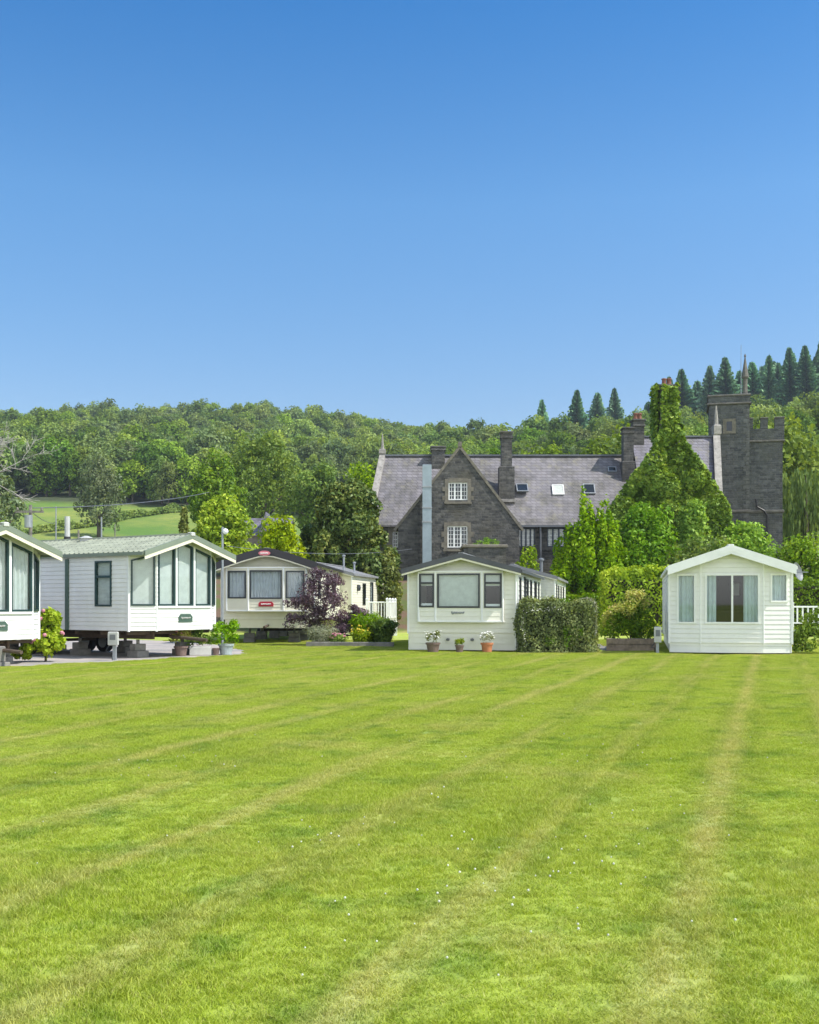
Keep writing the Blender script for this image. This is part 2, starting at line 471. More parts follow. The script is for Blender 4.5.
# ------------------------------------------------------------------ static caravans
def caravan(name, label, loc, rz, W, L, zf, ze, zr, plan, wallm, roofm, fascm, framem, panels, ov=0.12, fo=0.35, fh=0.16, trim='cream_paint',
            side_r=(), side_l=(), skirt=False, ribs=False, bay=None, board=0.125, corner=None, wheels=True, partition=3.6, front_board=None, trim_h=0.07, fascia_seg=None):
    """local x across the front (seen from outside left to right), y back from the front, z up. plan: points of the front wall from left to right.
    panels[i]: windows of front panel i as dicts(poly=..., cover=...)."""
    root = empty(name, loc, rz)
    tag(root, label, 'caravan', 'static caravans beside the lawn')
    h = W/2
    sl = (zr-ze)/h
    zt = lambda x: zr - sl*abs(x)
    body = MB()
    wins = []
    for i in range(len(plan)-1):
        (xa, ya), (xb, yb) = plan[i], plan[i+1]
        a = Vector((xa, ya, 0)); b = Vector((xb, yb, 0)); w = (b-a).length; u = (b-a)/w; n = Vector((u.y, -u.x, 0))
        poly = [(0, zf), (w, zf), (w, zt(xb))]
        if xa < 0 < xb: poly.append((w*(0-xa)/(xb-xa), zr))
        poly.append((0, zt(xa)))
        ws = panels[i] if i < len(panels) else []
        wall(body, a, u, n, poly, [q.get('hole') or q['poly'] for q in ws], front_board or board)
        for q in ws:
            if not q.get('only_hole'): wins.append((a, u, n, q))
    # sides and back
    yl, yr_ = plan[0][1], plan[-1][1]
    def side(x, sgn, y0, ops):
        if sgn > 0: o, u, n = Vector((x, y0, 0)), Vector((0, 1, 0)), Vector((1, 0, 0))
        else: o, u, n = Vector((x, L, 0)), Vector((0, -1, 0)), Vector((-1, 0, 0))
        w = L - y0
        P_ = []
        for q in ops:
            (a_, b_, z0_, z1_) = q['r']
            if sgn > 0: r_ = rect(a_-y0, b_-y0, z0_, z1_)
            else: r_ = rect(L-b_, L-a_, z0_, z1_)
            P_.append((r_, q))
        wall(body, o, u, n, rect(0, w, zf, ze), [r_ for r_, q in P_], board)
        for r_, q in P_:
            q = dict(q); q['poly'] = r_; q.pop('r'); wins.append((o, u, n, q))
    side(h, 1, yr_, side_r); side(-h, -1, yl, side_l)
    wall(body, (h, L, 0), (-1, 0, 0), (0, 1, 0), [(0, zf), (W, zf), (W, ze), (h, zr), (0, ze)], (), board)
    fl = [(x, y, zf) for x, y in plan] + [(h, L, zf), (-h, L, zf)]
    body.quad(*fl)
    body.build('body', wallm, root)
    # room behind the windows
    rm = MB()
    rm.quad(*[(x*0.985, y+0.03, zf+0.06) for x, y in plan], (h-.03, L-.05, zf+0.06), (-h+.03, L-.05, zf+0.06))
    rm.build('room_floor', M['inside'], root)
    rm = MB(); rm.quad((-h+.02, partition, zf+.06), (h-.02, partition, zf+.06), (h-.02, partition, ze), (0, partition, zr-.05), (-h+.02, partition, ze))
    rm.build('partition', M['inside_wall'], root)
    # corner trims
    for x, y, z in [(plan[0][0], plan[0][1], zt(h)-.02), (plan[-1][0], plan[-1][1], zt(h)-.02), (-h, L, ze-.02), (h, L, ze-.02)]:
        cm = MB(); cm.box(x-.03, x+.03, y-.03, y+.03, zf-.02, z); cm.build('corner_trim', M['white_paint'] if corner is None else corner, root)
    for i in range(1, len(plan)-1):
        x, y = plan[i]; cm = MB(); cm.tube([(x, y+.012, zf-.02), (x, y+.012, zt(x)-.02)], 0.032, 6); cm.build('corner_trim', M['white_paint'] if corner is None else corner, root)
    for (a, u, n, q) in wins:
        window(root, a, u, n, q['poly'], q.get('fm', framem), q.get('fw', .055), q.get('fd', .035), q.get('cover'), q.get('cm', 'curtain'),
               q.get('transom'), q.get('mull', ()), q.get('spans'), q.get('seed', 0))
    # bay: a shallow box in front of the wall
    if bay:
        bp, bz0, bz1, bpan = bay
        bm = MB(); bw = []
        for i in range(len(bp)-1):
            a = Vector((*bp[i], 0)); b = Vector((*bp[i+1], 0)); w = (b-a).length; u = (b-a)/w; n = Vector((u.y, -u.x, 0))
            ws = bpan[i] if i < len(bpan) else []
            wall(bm, a, u, n, rect(0, w, bz0, bz1), [q['poly'] for q in ws], board, 0.008)
            bw += [(a, u, n, q) for q in ws]
        ol = [(x, y) for x, y in bp]
        bm.quad(*[(x, y, bz0) for x, y in reversed(ol)]); bm.quad(*[(x, y, bz1) for x, y in ol])
        bo = bm.build('bay_front', wallm, root)
        tr = MB()
        for (x0, y0), (x1, y1) in zip(bp, bp[1:]): tr.bar((x0, y0, bz0), (x1, y1, bz0), .05, .05); tr.bar((x0, y0, bz1), (x1, y1, bz1), .05, .05)
        for x, y in bp[1:-1]: tr.tube([(x, y, bz0), (x, y, bz1)], .035, 6)
        tr.build('bay_trim', M['white_paint'], bo)
        for (a, u, n, q) in bw:
            window(root, a, u, n, q['poly'], q.get('fm', framem), q.get('fw', .055), .03, q.get('cover'), q.get('cm', 'curtain'), q.get('transom'), q.get('mull', ()), q.get('spans'), q.get('seed', 0))
    # roof: two slopes with thickness
    x1 = h+ov; t = .05
    ymin = min(y for x, y in plan) - fo
    def eave_y(x): return ymin
    rf = MB()
    zE = ze - sl*ov
    for s in (-1, 1):
        pts = [(0, ymin, zr+t), (0, L+.2, zr+t), (s*x1, L+.2, zE+t), (s*x1, ymin, zE+t)]
        low = [(x, y, z-t+.006) for x, y, z in pts]
        if s < 0: pts.reverse(); low.reverse()
        rf.add(pts+low, [(3, 2, 1, 0), (4, 5, 6, 7)] + [(i, (i+1) % 4, 4+(i+1) % 4, 4+i) for i in range(4)])
        if ribs:
            k = int((L+.2-ymin)/.21)
            for i in range(k+1):
                y = ymin + .03 + i*.21
                rf.bar((0, y, zr+t+.012), (s*x1, y, zE+t+.012), .07, .035)
            for j in range(1, 6):
                xx = s*x1*j/6
                zz = zr + t - sl*abs(xx)
                rf.bar((xx, ymin, zz+.006), (xx, L+.2, zz+.006), .03, .018)
    rf.bar((0, ymin, zr+t+.02), (0, L+.2, zr+t+.02), .16, .05)
    rf.build('roof', roofm, root)
    # gutters along the eaves
    gm = MB()
    for s in (-1, 1): gm.box(min(s*x1, s*(x1+.06)), max(s*x1, s*(x1+.06)), ymin+.02, L+.2, zE-.05, zE+t)
    gm.build('gutter', fascm, root)
    # fascia boards on the front gable
    fa = MB()
    seg = fascia_seg or [(-x1-.02, zE), (0, zr), (x1+.02, zE)]
    up = [(x, z+t+.03) for x, z in seg]; dn = [(x, z+t-fh) for x, z in seg]
    for i in range(len(seg)-1):
        fa.extrude([(up[i][0], ymin-.04, up[i][1]), (dn[i][0], ymin-.04, dn[i][1]), (dn[i+1][0], ymin-.04, dn[i+1][1]), (up[i+1][0], ymin-.04, up[i+1][1])], (0, .037, 0))
    fo_ = fa.build('fascia', fascm, root)
    if trim_h:
        ft = MB()
        for i in range(len(seg)-1):
            a, b = dn[i], dn[i+1]
            ft.extrude([(a[0], ymin-.03, a[1]-.002), (a[0], ymin-.03, a[1]-trim_h), (b[0], ymin-.03, b[1]-trim_h), (b[0], ymin-.03, b[1]-.002)], (0, .03, 0))
        ft.build('fascia_trim', M[trim], fo_)
    # soffit between fascia and wall
    # underneath
    if skirt:
        sk = MB()
        pl = [(x, y) for x, y in plan]
        for (xa, ya), (xb, yb) in list(zip(pl, pl[1:])) + [((h, yr_), (h, L)), ((-h, L), (-h, yl))]:
            a = Vector((xa, ya, 0)); b = Vector((xb, yb, 0)); w = (b-a).length; u = (b-a)/w; n = Vector((u.y, -u.x, 0))
            wall(sk, a - n*.03, u, n, rect(0, w, .06, zf), (), .2, .012)
        sk.build('skirt', wallm, root)
        bs = MB(); bs.box(-h+.06, h-.06, min(y for x, y in plan)+.3, L-.06, 0, .08); bs.build('plinth', M['chassis'], root)
    else:
        ch = MB()
        for x in (-.75, .75): ch.box(x-.04, x+.04, .5, L-.2, zf-.26, zf-.03)
        k = int(L/1.1)
        for i in range(k): ch.box(-h+.1, h-.1, .6+i*1.1, .66+i*1.1, zf-.12, zf-.035)
        ch.tube([(-1.2, L*.5, .42), (1.2, L*.5, .42)], .05)
        ch.tube([(0, .6, zf-.2), (0, -.9, zf-.28)], .05)
        ch.build('chassis', M['chassis'], root)
        for y in (1.0, L*.34, L*.66, L-1):
            for x in (-.9, .9):
                pm = MB()
                pm.box(x-.22, x+.22, y-.22, y+.22, 0, .2, .01); pm.box(x-.21, x+.21, y-.11, y+.11, .204, .4, .01); pm.tube([(x, y, .4), (x, y, zf-.27)], .05, 8)
                pm.build('support', M['concrete'], root)
        if wheels:
            for y in (L*.5-.42, L*.5+.42):
                for x in (-1.25, 1.05):
                    wm = MB()
                    wm.tube([(x, y, .34), (x+.2, y, .34)], .34, 18)
                    wo = wm.build('wheel', M['rubber'], root)
                    wm = MB(); wm.tube([(x-.01, y, .34), (x+.21, y, .34)], .2, 14); wm.build('rim', M['grey_metal'], wo)
    return root

def plaque(parent, x, y, z, w, h, mat, ink, shape='oval', seed=1, n=(0, -1)):
    """a raised sign with a line of pale script on it, facing local -y"""
    mb = MB(); pts = []
    if shape == 'oval':
        for k in range(20):
            a = 2*math.pi*k/20; pts.append((x+w/2*math.cos(a), y-.02, z+h/2*math.sin(a)))
    else:
        c = h*.35
        pts = [(x-w/2, y-.02, z-h/2), (x+w/2, y-.02, z-h/2), (x+w/2, y-.02, z+h/2-c), (x+w/2-c, y-.02, z+h/2), (x-w/2+c, y-.02, z+h/2), (x-w/2, y-.02, z+h/2-c)]
    mb.extrude(pts, (0, .045, 0))
    s = mb.build('name_plate', mat, parent)
    script(s, x, y-.026, z, w*.66, h*.3, ink, seed)
    return s

def script(parent, x, y, z, w, h, ink, seed=1):
    rnd = random.Random(seed); pts = []
    n = 34
    for i in range(n):
        t = i/(n-1)
        amp = h*(1.0 if i in (1, 2, 3) else .45 + .3*rnd.random())
        pts.append((x - w/2 + w*t + .02*w*math.sin(i*2.1), y, z + amp*.5*math.sin(i*1.75)))
    mb = MB(); mb.tube(pts, .012, 5)
    return mb.build('lettering', ink, parent)
# ------------------------------------------------------------------ terrain
LP = [(0, 0), (60, 0), (66, 2.6), (75, 4.2), (110, 5.0), (160, 8), (200, 12.5), (280, 26.5), (400, 55), (500, 82), (600, 104), (680, 114), (800, 112), (1000, 100), (4000, 40)]
RP = [(0, 0), (60, 0), (66, 2.8), (75, 4.2), (100, 6), (150, 15), (200, 26.5), (260, 38), (330, 45), (420, 52), (800, 66), (1000, 62), (4000, 40)]
def smooth(t): t = np.clip(t, 0, 1); return t*t*(3-2*t)
def terrain(X, Y):
    X = np.asarray(X, float); Y = np.asarray(Y, float)
    px = CX + F*X/np.maximum(Y, 1.0)
    w = smooth((px-390)/(830-390))
    lx, ly = zip(*LP); rx, ry = zip(*RP)
    zl = np.interp(Y, lx, ly); zr = np.interp(Y, rx, ry)
    q = np.clip(px, -250, 900)
    f = np.interp(q, [-250, -60, 20, 90, 180, 250, 330, 440, 520, 900], [1.02, .92, .895, .925, .90, .91, .865, .815, .83, .83])
    big = smooth((Y-240)/250)
    zl = zl*(1-big+big*f)
    z = zl*(1-w)+zr*w
    k = smooth((Y-70)/120)
    z = z + k*(1.4*np.sin(X*.031+Y*.017)+1.0*np.sin(X*.013-Y*.041+1.7)+.5*np.sin(X*.09+2)*np.sin(Y*.07))
    return z
def tz(x, y): return float(terrain(x, y))

def mesh_np(name, V, Fq, mat, smoothf=False):
    me = bpy.data.meshes.new(name)
    V = np.ascontiguousarray(V, dtype=np.float32); Fq = np.ascontiguousarray(Fq, dtype=np.int32)
    n = len(Fq); k = Fq.shape[1]
    me.vertices.add(len(V)); me.vertices.foreach_set('co', V.ravel())
    me.loops.add(n*k); me.loops.foreach_set('vertex_index', Fq.ravel())
    me.polygons.add(n); me.polygons.foreach_set('loop_start', np.arange(0, n*k, k, dtype=np.int32))
    try: me.polygons.foreach_set('loop_total', np.full(n, k, dtype=np.int32))
    except Exception: pass
    if smoothf: me.polygons.foreach_set('use_smooth', np.ones(n, dtype=bool))
    if mat: me.materials.append(mat)
    me.update(calc_edges=True)
    return me

ys = np.concatenate([[-900, -400, -150, -60], np.linspace(-30, 58, 45), np.linspace(59, 110, 40), np.linspace(113, 420, 90), np.linspace(426, 1000, 70), np.linspace(1050, 4000, 22)])
us = np.concatenate([np.linspace(-5, -.75, 16)[:-1], np.linspace(-.75, .75, 150), np.linspace(.75, 5, 16)[1:]])
gx = us[None, :]*(np.maximum(np.abs(ys), 20)[:, None]+25); gy = np.repeat(ys[:, None], len(us), 1)
gz = terrain(gx, gy)
V = np.stack([gx, gy, gz], -1).reshape(-1, 3)
nr, nc = len(ys), len(us)
i = np.arange(nr-1)[:, None]*nc + np.arange(nc-1)[None, :]
Fq = np.stack([i, i+1, i+1+nc, i+nc], -1).reshape(-1, 4)

# turf colour shared by the soil sheet and the blades: mown stripes, dry patches, clumps
SA = R(18.2)
def turf_colour(nt, blade):
    pos = wpos(nt)
    s = nt.nodes.new('ShaderNodeSeparateXYZ'); nt.links.new(pos, s.inputs[0])
    x, y = s.outputs[0], s.outputs[1]
    ac = math_(nt, 'SUBTRACT', math_(nt, 'MULTIPLY', x, math.cos(SA)), math_(nt, 'MULTIPLY', y, math.sin(SA)))
    al = math_(nt, 'ADD', math_(nt, 'MULTIPLY', x, math.sin(SA)), math_(nt, 'MULTIPLY', y, math.cos(SA)))
    c = nt.nodes.new('ShaderNodeCombineXYZ'); nt.links.new(ac, c.inputs[0]); nt.links.new(math_(nt, 'MULTIPLY', al, 0.10), c.inputs[1])
    wob = math_(nt, 'ADD', ac, math_(nt, 'MULTIPLY', noise(nt, c.outputs[0], 0.8, 2), 0.22))
    wave = math_(nt, 'SINE', math_(nt, 'MULTIPLY', wob, 2*math.pi/1.15))
    line = mrange(nt, math_(nt, 'SINE', math_(nt, 'ADD', math_(nt, 'MULTIPLY', wob, 2*math.pi/1.15), 3.3)), 0.45, 1.0)
    streak = noise(nt, c.outputs[0], 2.2, 4, 0.6)
    patch = noise(nt, pos, 0.55, 5, 0.6)
    fine = noise(nt, pos, 7.0, 4, 0.65)
    big = noise(nt, pos, 0.16, 3)
    stre = noise(nt, pos, 1.6, 3, 0.55)
    green = mixc(nt, (0.225, 0.335, 0.022), (0.455, 0.545, 0.060), mrange(nt, fine, 0.28, 0.72))
    lanes = noise(nt, c.outputs[0], 5.5, 3, .6)
    green = mixc(nt, green, (0.50, 0.575, 0.085), mrange(nt, lanes, 0.46, 0.66, 0, 0.7))
    green = mixc(nt, green, (0.42, 0.535, 0.045), mrange(nt, wave, -0.6, 0.9, 0, 0.8))
    green = mixc(nt, green, (0.17, 0.315, 0.018), mrange(nt, stre, 0.52, 0.70, 0, 0.85))
    green = mixc(nt, green, (0.46, 0.54, 0.085), mrange(nt, big, 0.48, 0.72, 0, 0.65))
    dry = math_(nt, 'MULTIPLY', mrange(nt, line, 0.0, 1.0, 0.12, 0.78), mrange(nt, streak, 0.38, 0.62))
    dry2 = math_(nt, 'MULTIPLY', mrange(nt, patch, 0.50, 0.70), mrange(nt, fine, 0.3, 0.6, 0.35, 1))
    worn = math_(nt, 'MULTIPLY', mrange(nt, math_(nt, 'ABSOLUTE', math_(nt, 'ADD', wob, .32)), .18, .03), mrange(nt, patch, .37, .58, .25, .95))
    dry = math_(nt, 'MAXIMUM', dry, worn)
    d = math_(nt, 'MULTIPLY', math_(nt, 'MAXIMUM', dry, math_(nt, 'MULTIPLY', dry2, 0.8)), 0.85)
    col = mixc(nt, green, (0.62, 0.59, 0.23), d)
    return col, fine, s

def ground_mat():
    m, nt, bs = new_mat('turf')
    col, fine, s = turf_colour(nt, False)
    pos = wpos(nt)
    soil = mixc(nt, col, (0.16, 0.18, 0.04), 0.25)
    # beyond the lawn: bank and shade-plant soil, then pasture
    bank = mixc(nt, (0.16, 0.10, 0.065), (0.10, 0.13, 0.03), mrange(nt, noise(nt, pos, 0.8, 4), 0.42, 0.6))
    past = mixc(nt, (0.095, 0.19, 0.016), (0.24, 0.27, 0.045), mrange(nt, noise(nt, pos, 0.045, 5, 0.6), 0.38, 0.62))
    past = mixc(nt, past, (0.09, 0.17, 0.03), mrange(nt, noise(nt, pos, 0.5, 4, 0.7), 0.45, 0.75, 0, 0.7))
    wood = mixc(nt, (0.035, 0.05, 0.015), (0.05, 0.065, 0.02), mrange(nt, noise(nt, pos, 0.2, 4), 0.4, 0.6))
    y = s.outputs[1]
    c = mixc(nt, soil, bank, mrange(nt, y, 58.5, 60.5))
    c = mixc(nt, c, past, mrange(nt, y, 92, 112))
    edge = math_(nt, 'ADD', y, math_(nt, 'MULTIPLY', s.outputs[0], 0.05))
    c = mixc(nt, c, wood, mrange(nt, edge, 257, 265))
    nt.links.new(c, bs.inputs['Base Color']); bs.inputs['Roughness'].default_value = 0.95
    bump(nt, bs, noise(nt, pos, 18, 5, 0.7), 0.8, 0.04)
    return m
g = link_mesh('ground', mesh_np('ground', V, Fq, None, True), ground_mat())
tag(g, kind='structure')

# grass blades: square sods of real blades laid over the whole lawn
def blade_mat():
    m, nt, bs = new_mat('grass_blade')
    out = nt.nodes['Material Output']
    col, fine, s = turf_colour(nt, True)
    gm = nt.nodes.new('ShaderNodeNewGeometry')
    rnd = gm.outputs['Random Per Island']
    col = mixc(nt, col, mixc(nt, (0.62, 0.66, 0.5), (1.22, 1.15, 1.2), rnd), 1.0, 'MULTIPLY')
    col = mixc(nt, col, (0.42, 0.37, 0.16), mrange(nt, rnd, 0.90, 0.93, 0, 0.6))
    nt.links.new(col, bs.inputs['Base Color']); bs.inputs['Roughness'].default_value = 0.5
    bs.inputs['Specular IOR Level'].default_value = 0.35
    t = N(nt, 'ShaderNodeBsdfTranslucent'); nt.links.new(mixc(nt, col, (1.3, 1.2, .6), 1.0, 'MULTIPLY'), t.inputs[0])
    mx = N(nt, 'ShaderNodeMixShader'); mx.inputs[0].default_value = 0.35
    nt.links.new(bs.outputs[0], mx.inputs[1]); nt.links.new(t.outputs[0], mx.inputs[2]); nt.links.new(mx.outputs[0], out.inputs['Surface'])
    return m

def sod(seed, n=3600, size=0.5, hgt=0.024, wid=0.0038):
    rg = np.random.default_rng(seed)
    p = (rg.random((n, 2))-.5)*size
    # tufts
    c = (rg.random((60, 2))-.5)*size
    k = rg.integers(0, 60, n//2); p[:n//2] = c[k] + rg.normal(0, .02, (n//2, 2))
    h = hgt*(0.45+0.9*rg.random(n)); a = rg.random(n)*2*np.pi
    lean = h*(0.5+1.3*rg.random(n)); b = rg.random(n)*2*np.pi
    w = wid*(0.6+.8*rg.random(n))
    d = np.stack([np.cos(a), np.sin(a)], -1)*w[:, None]/2
    l = np.stack([np.cos(b), np.sin(b)], -1)*lean[:, None]
    V = np.zeros((n, 5, 3))
    V[:, 0, :2] = p-d; V[:, 1, :2] = p+d
    V[:, 2, :2] = p+d*.7+l*.35; V[:, 2, 2] = h*.62
    V[:, 3, :2] = p-d*.7+l*.35; V[:, 3, 2] = h*.62
    V[:, 4, :2] = p+l; V[:, 4, 2] = h
    V[:, :2, 2] = -.004
    base = np.arange(n)[:, None]*5
    q = np.concatenate([base+np.array([[0, 1, 2, 3]])], 0)
    t = base+np.array([[3, 2, 4, 4]])
    me = bpy.data.meshes.new('sod')
    faces = [tuple(r) for r in q] + [tuple(r[:3]) for r in t]
    me.from_pydata(V.reshape(-1, 3).tolist(), [], faces)
    return me

def instancer(name, pts, protos_col, scales, rots, tilt=None):
    """one 'stuff' object whose geometry nodes lay copies of the meshes in protos_col on its points"""
    me = bpy.data.meshes.new(name)
    me.vertices.add(len(pts)); me.vertices.foreach_set('co', np.asarray(pts, np.float32).ravel())
    at_ = me.attributes.new('size', 'FLOAT_VECTOR', 'POINT'); at_.data.foreach_set('vector', np.asarray(scales, np.float32).ravel())
    at_ = me.attributes.new('turn', 'FLOAT', 'POINT'); at_.data.foreach_set('value', np.asarray(rots, np.float32))
    o = link_mesh(name, me)
    ng = bpy.data.node_groups.new(name, 'GeometryNodeTree')
    ng.interface.new_socket('Geometry', in_out='INPUT', socket_type='NodeSocketGeometry')
    ng.interface.new_socket('Geometry', in_out='OUTPUT', socket_type='NodeSocketGeometry')
    n = ng.nodes; L = ng.links
    gi = n.new('NodeGroupInput'); go = n.new('NodeGroupOutput')
    mp = n.new('GeometryNodeMeshToPoints')
    ip = n.new('GeometryNodeInstanceOnPoints'); ip.inputs['Pick Instance'].default_value = True
    ci = n.new('GeometryNodeCollectionInfo'); ci.inputs['Collection'].default_value = protos_col
    ci.inputs['Separate Children'].default_value = True; ci.inputs['Reset Children'].default_value = True
    a1 = n.new('GeometryNodeInputNamedAttribute'); a1.data_type = 'FLOAT_VECTOR'; a1.inputs['Name'].default_value = 'size'
    a2 = n.new('GeometryNodeInputNamedAttribute'); a2.data_type = 'FLOAT'; a2.inputs['Name'].default_value = 'turn'
    cx = n.new('ShaderNodeCombineXYZ')
    L.new(a2.outputs[0], cx.inputs[2])
    L.new(gi.outputs[0], mp.inputs[0]); L.new(mp.outputs[0], ip.inputs['Points']); L.new(ci.outputs[0], ip.inputs['Instance'])
    L.new(cx.outputs[0], ip.inputs['Rotation']); L.new(a1.outputs[0], ip.inputs['Scale'])
    L.new(ip.outputs[0], go.inputs[0])
    md = o.modifiers.new('scatter', 'NODES'); md.node_group = ng
    return o

# the pad of concrete and gravel under the two green-roofed caravans
pad_edge = [(-40, 24.0), (-18, 25.3), (-10.6, 26.8), (-8.7, 28.8), (-7.4, 30.6), (-6.2, 32.0), (-5.4, 33.0), (-5.05, 34.2), (-5.4, 36.5), (-6.5, 40.5), (-9, 45), (-14, 50), (-40, 50)]
def in_pad(x, y):
    x = np.asarray(x); y = np.asarray(y); r = np.zeros(x.shape, bool)
    n = len(pad_edge)
    for i in range(n):
        (x0, y0), (x1, y1) = pad_edge[i], pad_edge[i-1]
        c = ((y0 > y) != (y1 > y)) & (x < (x1-x0)*(y-y0)/(y1-y0+1e-12)+x0)
        r ^= c
    return r
def pad_mat():
    m, nt, bs = new_mat('pad')
    p = wpos(nt)
    c = mixc(nt, (0.30, 0.28, 0.26), (0.43, 0.37, 0.33), mrange(nt, noise(nt, p, 0.5, 4), 0.4, 0.6))
    c = mixc(nt, c, (0.17, 0.16, 0.14), mrange(nt, noise(nt, p, 3, 6, .7), 0.55, 0.72, 0, .8))
    c = mixc(nt, c, (0.5, 0.46, 0.43), mrange(nt, noise(nt, p, 25, 3), 0.5, 0.7, 0, .6))
    nt.links.new(c, bs.inputs['Base Color']); bs.inputs['Roughness'].default_value = .95
    bump(nt, bs, noise(nt, p, 30, 4), .7, .03)
    return m
rnd = random.Random(3)
pts = []
for i in range(len(pad_edge)):
    a = Vector(pad_edge[i]); b = Vector(pad_edge[(i+1) % len(pad_edge)])
    n = max(1, int((b-a).length/.35))
    if a.x < -30 or b.x < -30: n = 1
    for k in range(n):
        q = a.lerp(b, k/n); pts.append((q.x+rnd.uniform(-.06, .06), q.y+rnd.uniform(-.06, .06), .006))
mb = MB(); mb.quad(*pts)
tag(mb.build('path', pad_mat()), kind='structure')
mb = MB(); mb.quad((6.45, 36.0, .006), (7.15, 36.0, .006), (7.7, 44, .006), (6.9, 44, .006))
tag(mb.build('paving', M['concrete']), kind='structure')

grass_col = bpy.data.collections.new('sod_sources')
bm_ = blade_mat()
for k in range(8):
    o = bpy.data.objects.new('sod', sod(100+k)); o.data.materials.append(bm_); grass_col.objects.link(o)
rg = np.random.default_rng(5)
P = []
st = .46
for y in np.arange(2.6, 47, st):
    hw = .42*y + 1.2
    for x in np.arange(-hw, hw, st): P.append((x, y))
P = np.array(P) + rg.uniform(-.05, .05, (len(P), 2))
ok = ~in_pad(P[:, 0], P[:, 1]-.1)
def in_box(px0, px1, Y0, Y1):
    q = CX+F*P[:, 0]/P[:, 1]
    return (q > px0) & (q < px1) & (P[:, 1] > Y0) & (P[:, 1] < Y1)
ok &= ~((P[:, 0] > 6.3) & (P[:, 0] < 7.4) & (P[:, 1] > 35.9))
P = P[ok]
hs = .75 + .55*rg.random(len(P)); hs *= 1 + .35*np.sin(P[:, 0]*1.3+1)*np.sin(P[:, 1]*.9)
far = 1 + np.clip((P[:, 1]-8)/30, 0, 1)*.5
gr = instancer('grass', np.c_[P, terrain(P[:, 0], P[:, 1])], grass_col, np.c_[np.full(len(P), 1.0), np.full(len(P), 1.0), hs*far], rg.integers(0, 4, len(P))*math.pi/2+rg.uniform(-.2, .2, len(P)))
tag(gr, 'short mown grass of the striped lawn', 'grass', kind='stuff')

# clover heads in the lawn
def clover(pxs):
    V = []; Fc = []
    for (px, py, n, sx, sy) in pxs:
        Y = EYE*F/(py-HY); X = (px-CX)/F*Y
        for k in range((n+1)//2):
            x, y = X+rg.normal(0, sx), Y+rg.normal(0, sy)
            r = .004+.0035*rg.random(); z = .035+.012*rg.random()
            b = len(V)
            for zz, rr in ((-r, .35), (-.3*r, 1), (.4*r, .9), (r, .3)):
                for j in range(6):
                    a = j*math.pi/3; V.append((x+rr*r*math.cos(a), y+rr*r*math.sin(a), z+zz))
            for i in range(3):
                for j in range(6): Fc.append((b+i*6+j, b+i*6+(j+1) % 6, b+(i+1)*6+(j+1) % 6, b+(i+1)*6+j))
            Fc.append((b+18, b+19, b+20, b+21)); 
    return V, Fc
V_, F_ = clover([(545, 880, 26, .45, .5), (565, 868, 22, .2, .2), (520, 842, 16, .35, .3), (625, 850, 8, .5, .4), (470, 905, 14, .4, .3), (600, 810, 8, .5, .5), (335, 845, 14, .15, .15), (350, 830, 8, .25, .2),
                 (170, 765, 14, .6, .5), (185, 760, 8, .3, .3), (395, 930, 10, .5, .4), (620, 755, 14, .7, .5), (640, 780, 10, .8, .8), (310, 730, 10, 2, 1), (420, 800, 40, 2.2, 3.5), (600, 760, 40, 2.5, 3.5), (150, 800, 26, 1.6, 2), (560, 940, 14, .7, .4)])
me = bpy.data.meshes.new('clover_flowers'); me.from_pydata(V_, [], F_)
tag(link_mesh('clover_flowers', me, paint('clover', (0.6, 0.62, 0.5), .8, .1)), 'tiny white clover heads scattered over the lawn', 'clover', kind='stuff')
# ------------------------------------------------------------------ foliage
def leaves(pts, nrm, size, seed, asp=0.55, jit=0.8, up=0.25, fold=0.25):
    """kite-shaped leaf cards at pts, facing roughly nrm"""
    rg = np.random.default_rng(seed)
    n = len(pts)
    nn = nrm + rg.normal(0, jit, (n, 3)); nn[:, 2] += up
    nn /= np.linalg.norm(nn, axis=1)[:, None]+1e-9
    t = rg.normal(0, 1, (n, 3)); t -= nn*(t*nn).sum(1)[:, None]; t /= np.linalg.norm(t, axis=1)[:, None]+1e-9
    b = np.cross(nn, t)
    s = size*(0.6+0.8*rg.random(n))[:, None]
    V = np.zeros((n, 4, 3))
    V[:, 0] = pts - t*s*.5
    V[:, 1] = pts + b*s*asp*.5 - t*s*.05 + nn*s*fold*.5
    V[:, 2] = pts + t*s*.55 - nn*s*fold*.3
    V[:, 3] = pts - b*s*asp*.5 - t*s*.05 + nn*s*fold*.5
    return V.reshape(-1, 3), (np.arange(n)[:, None]*4+np.arange(4)[None, :])

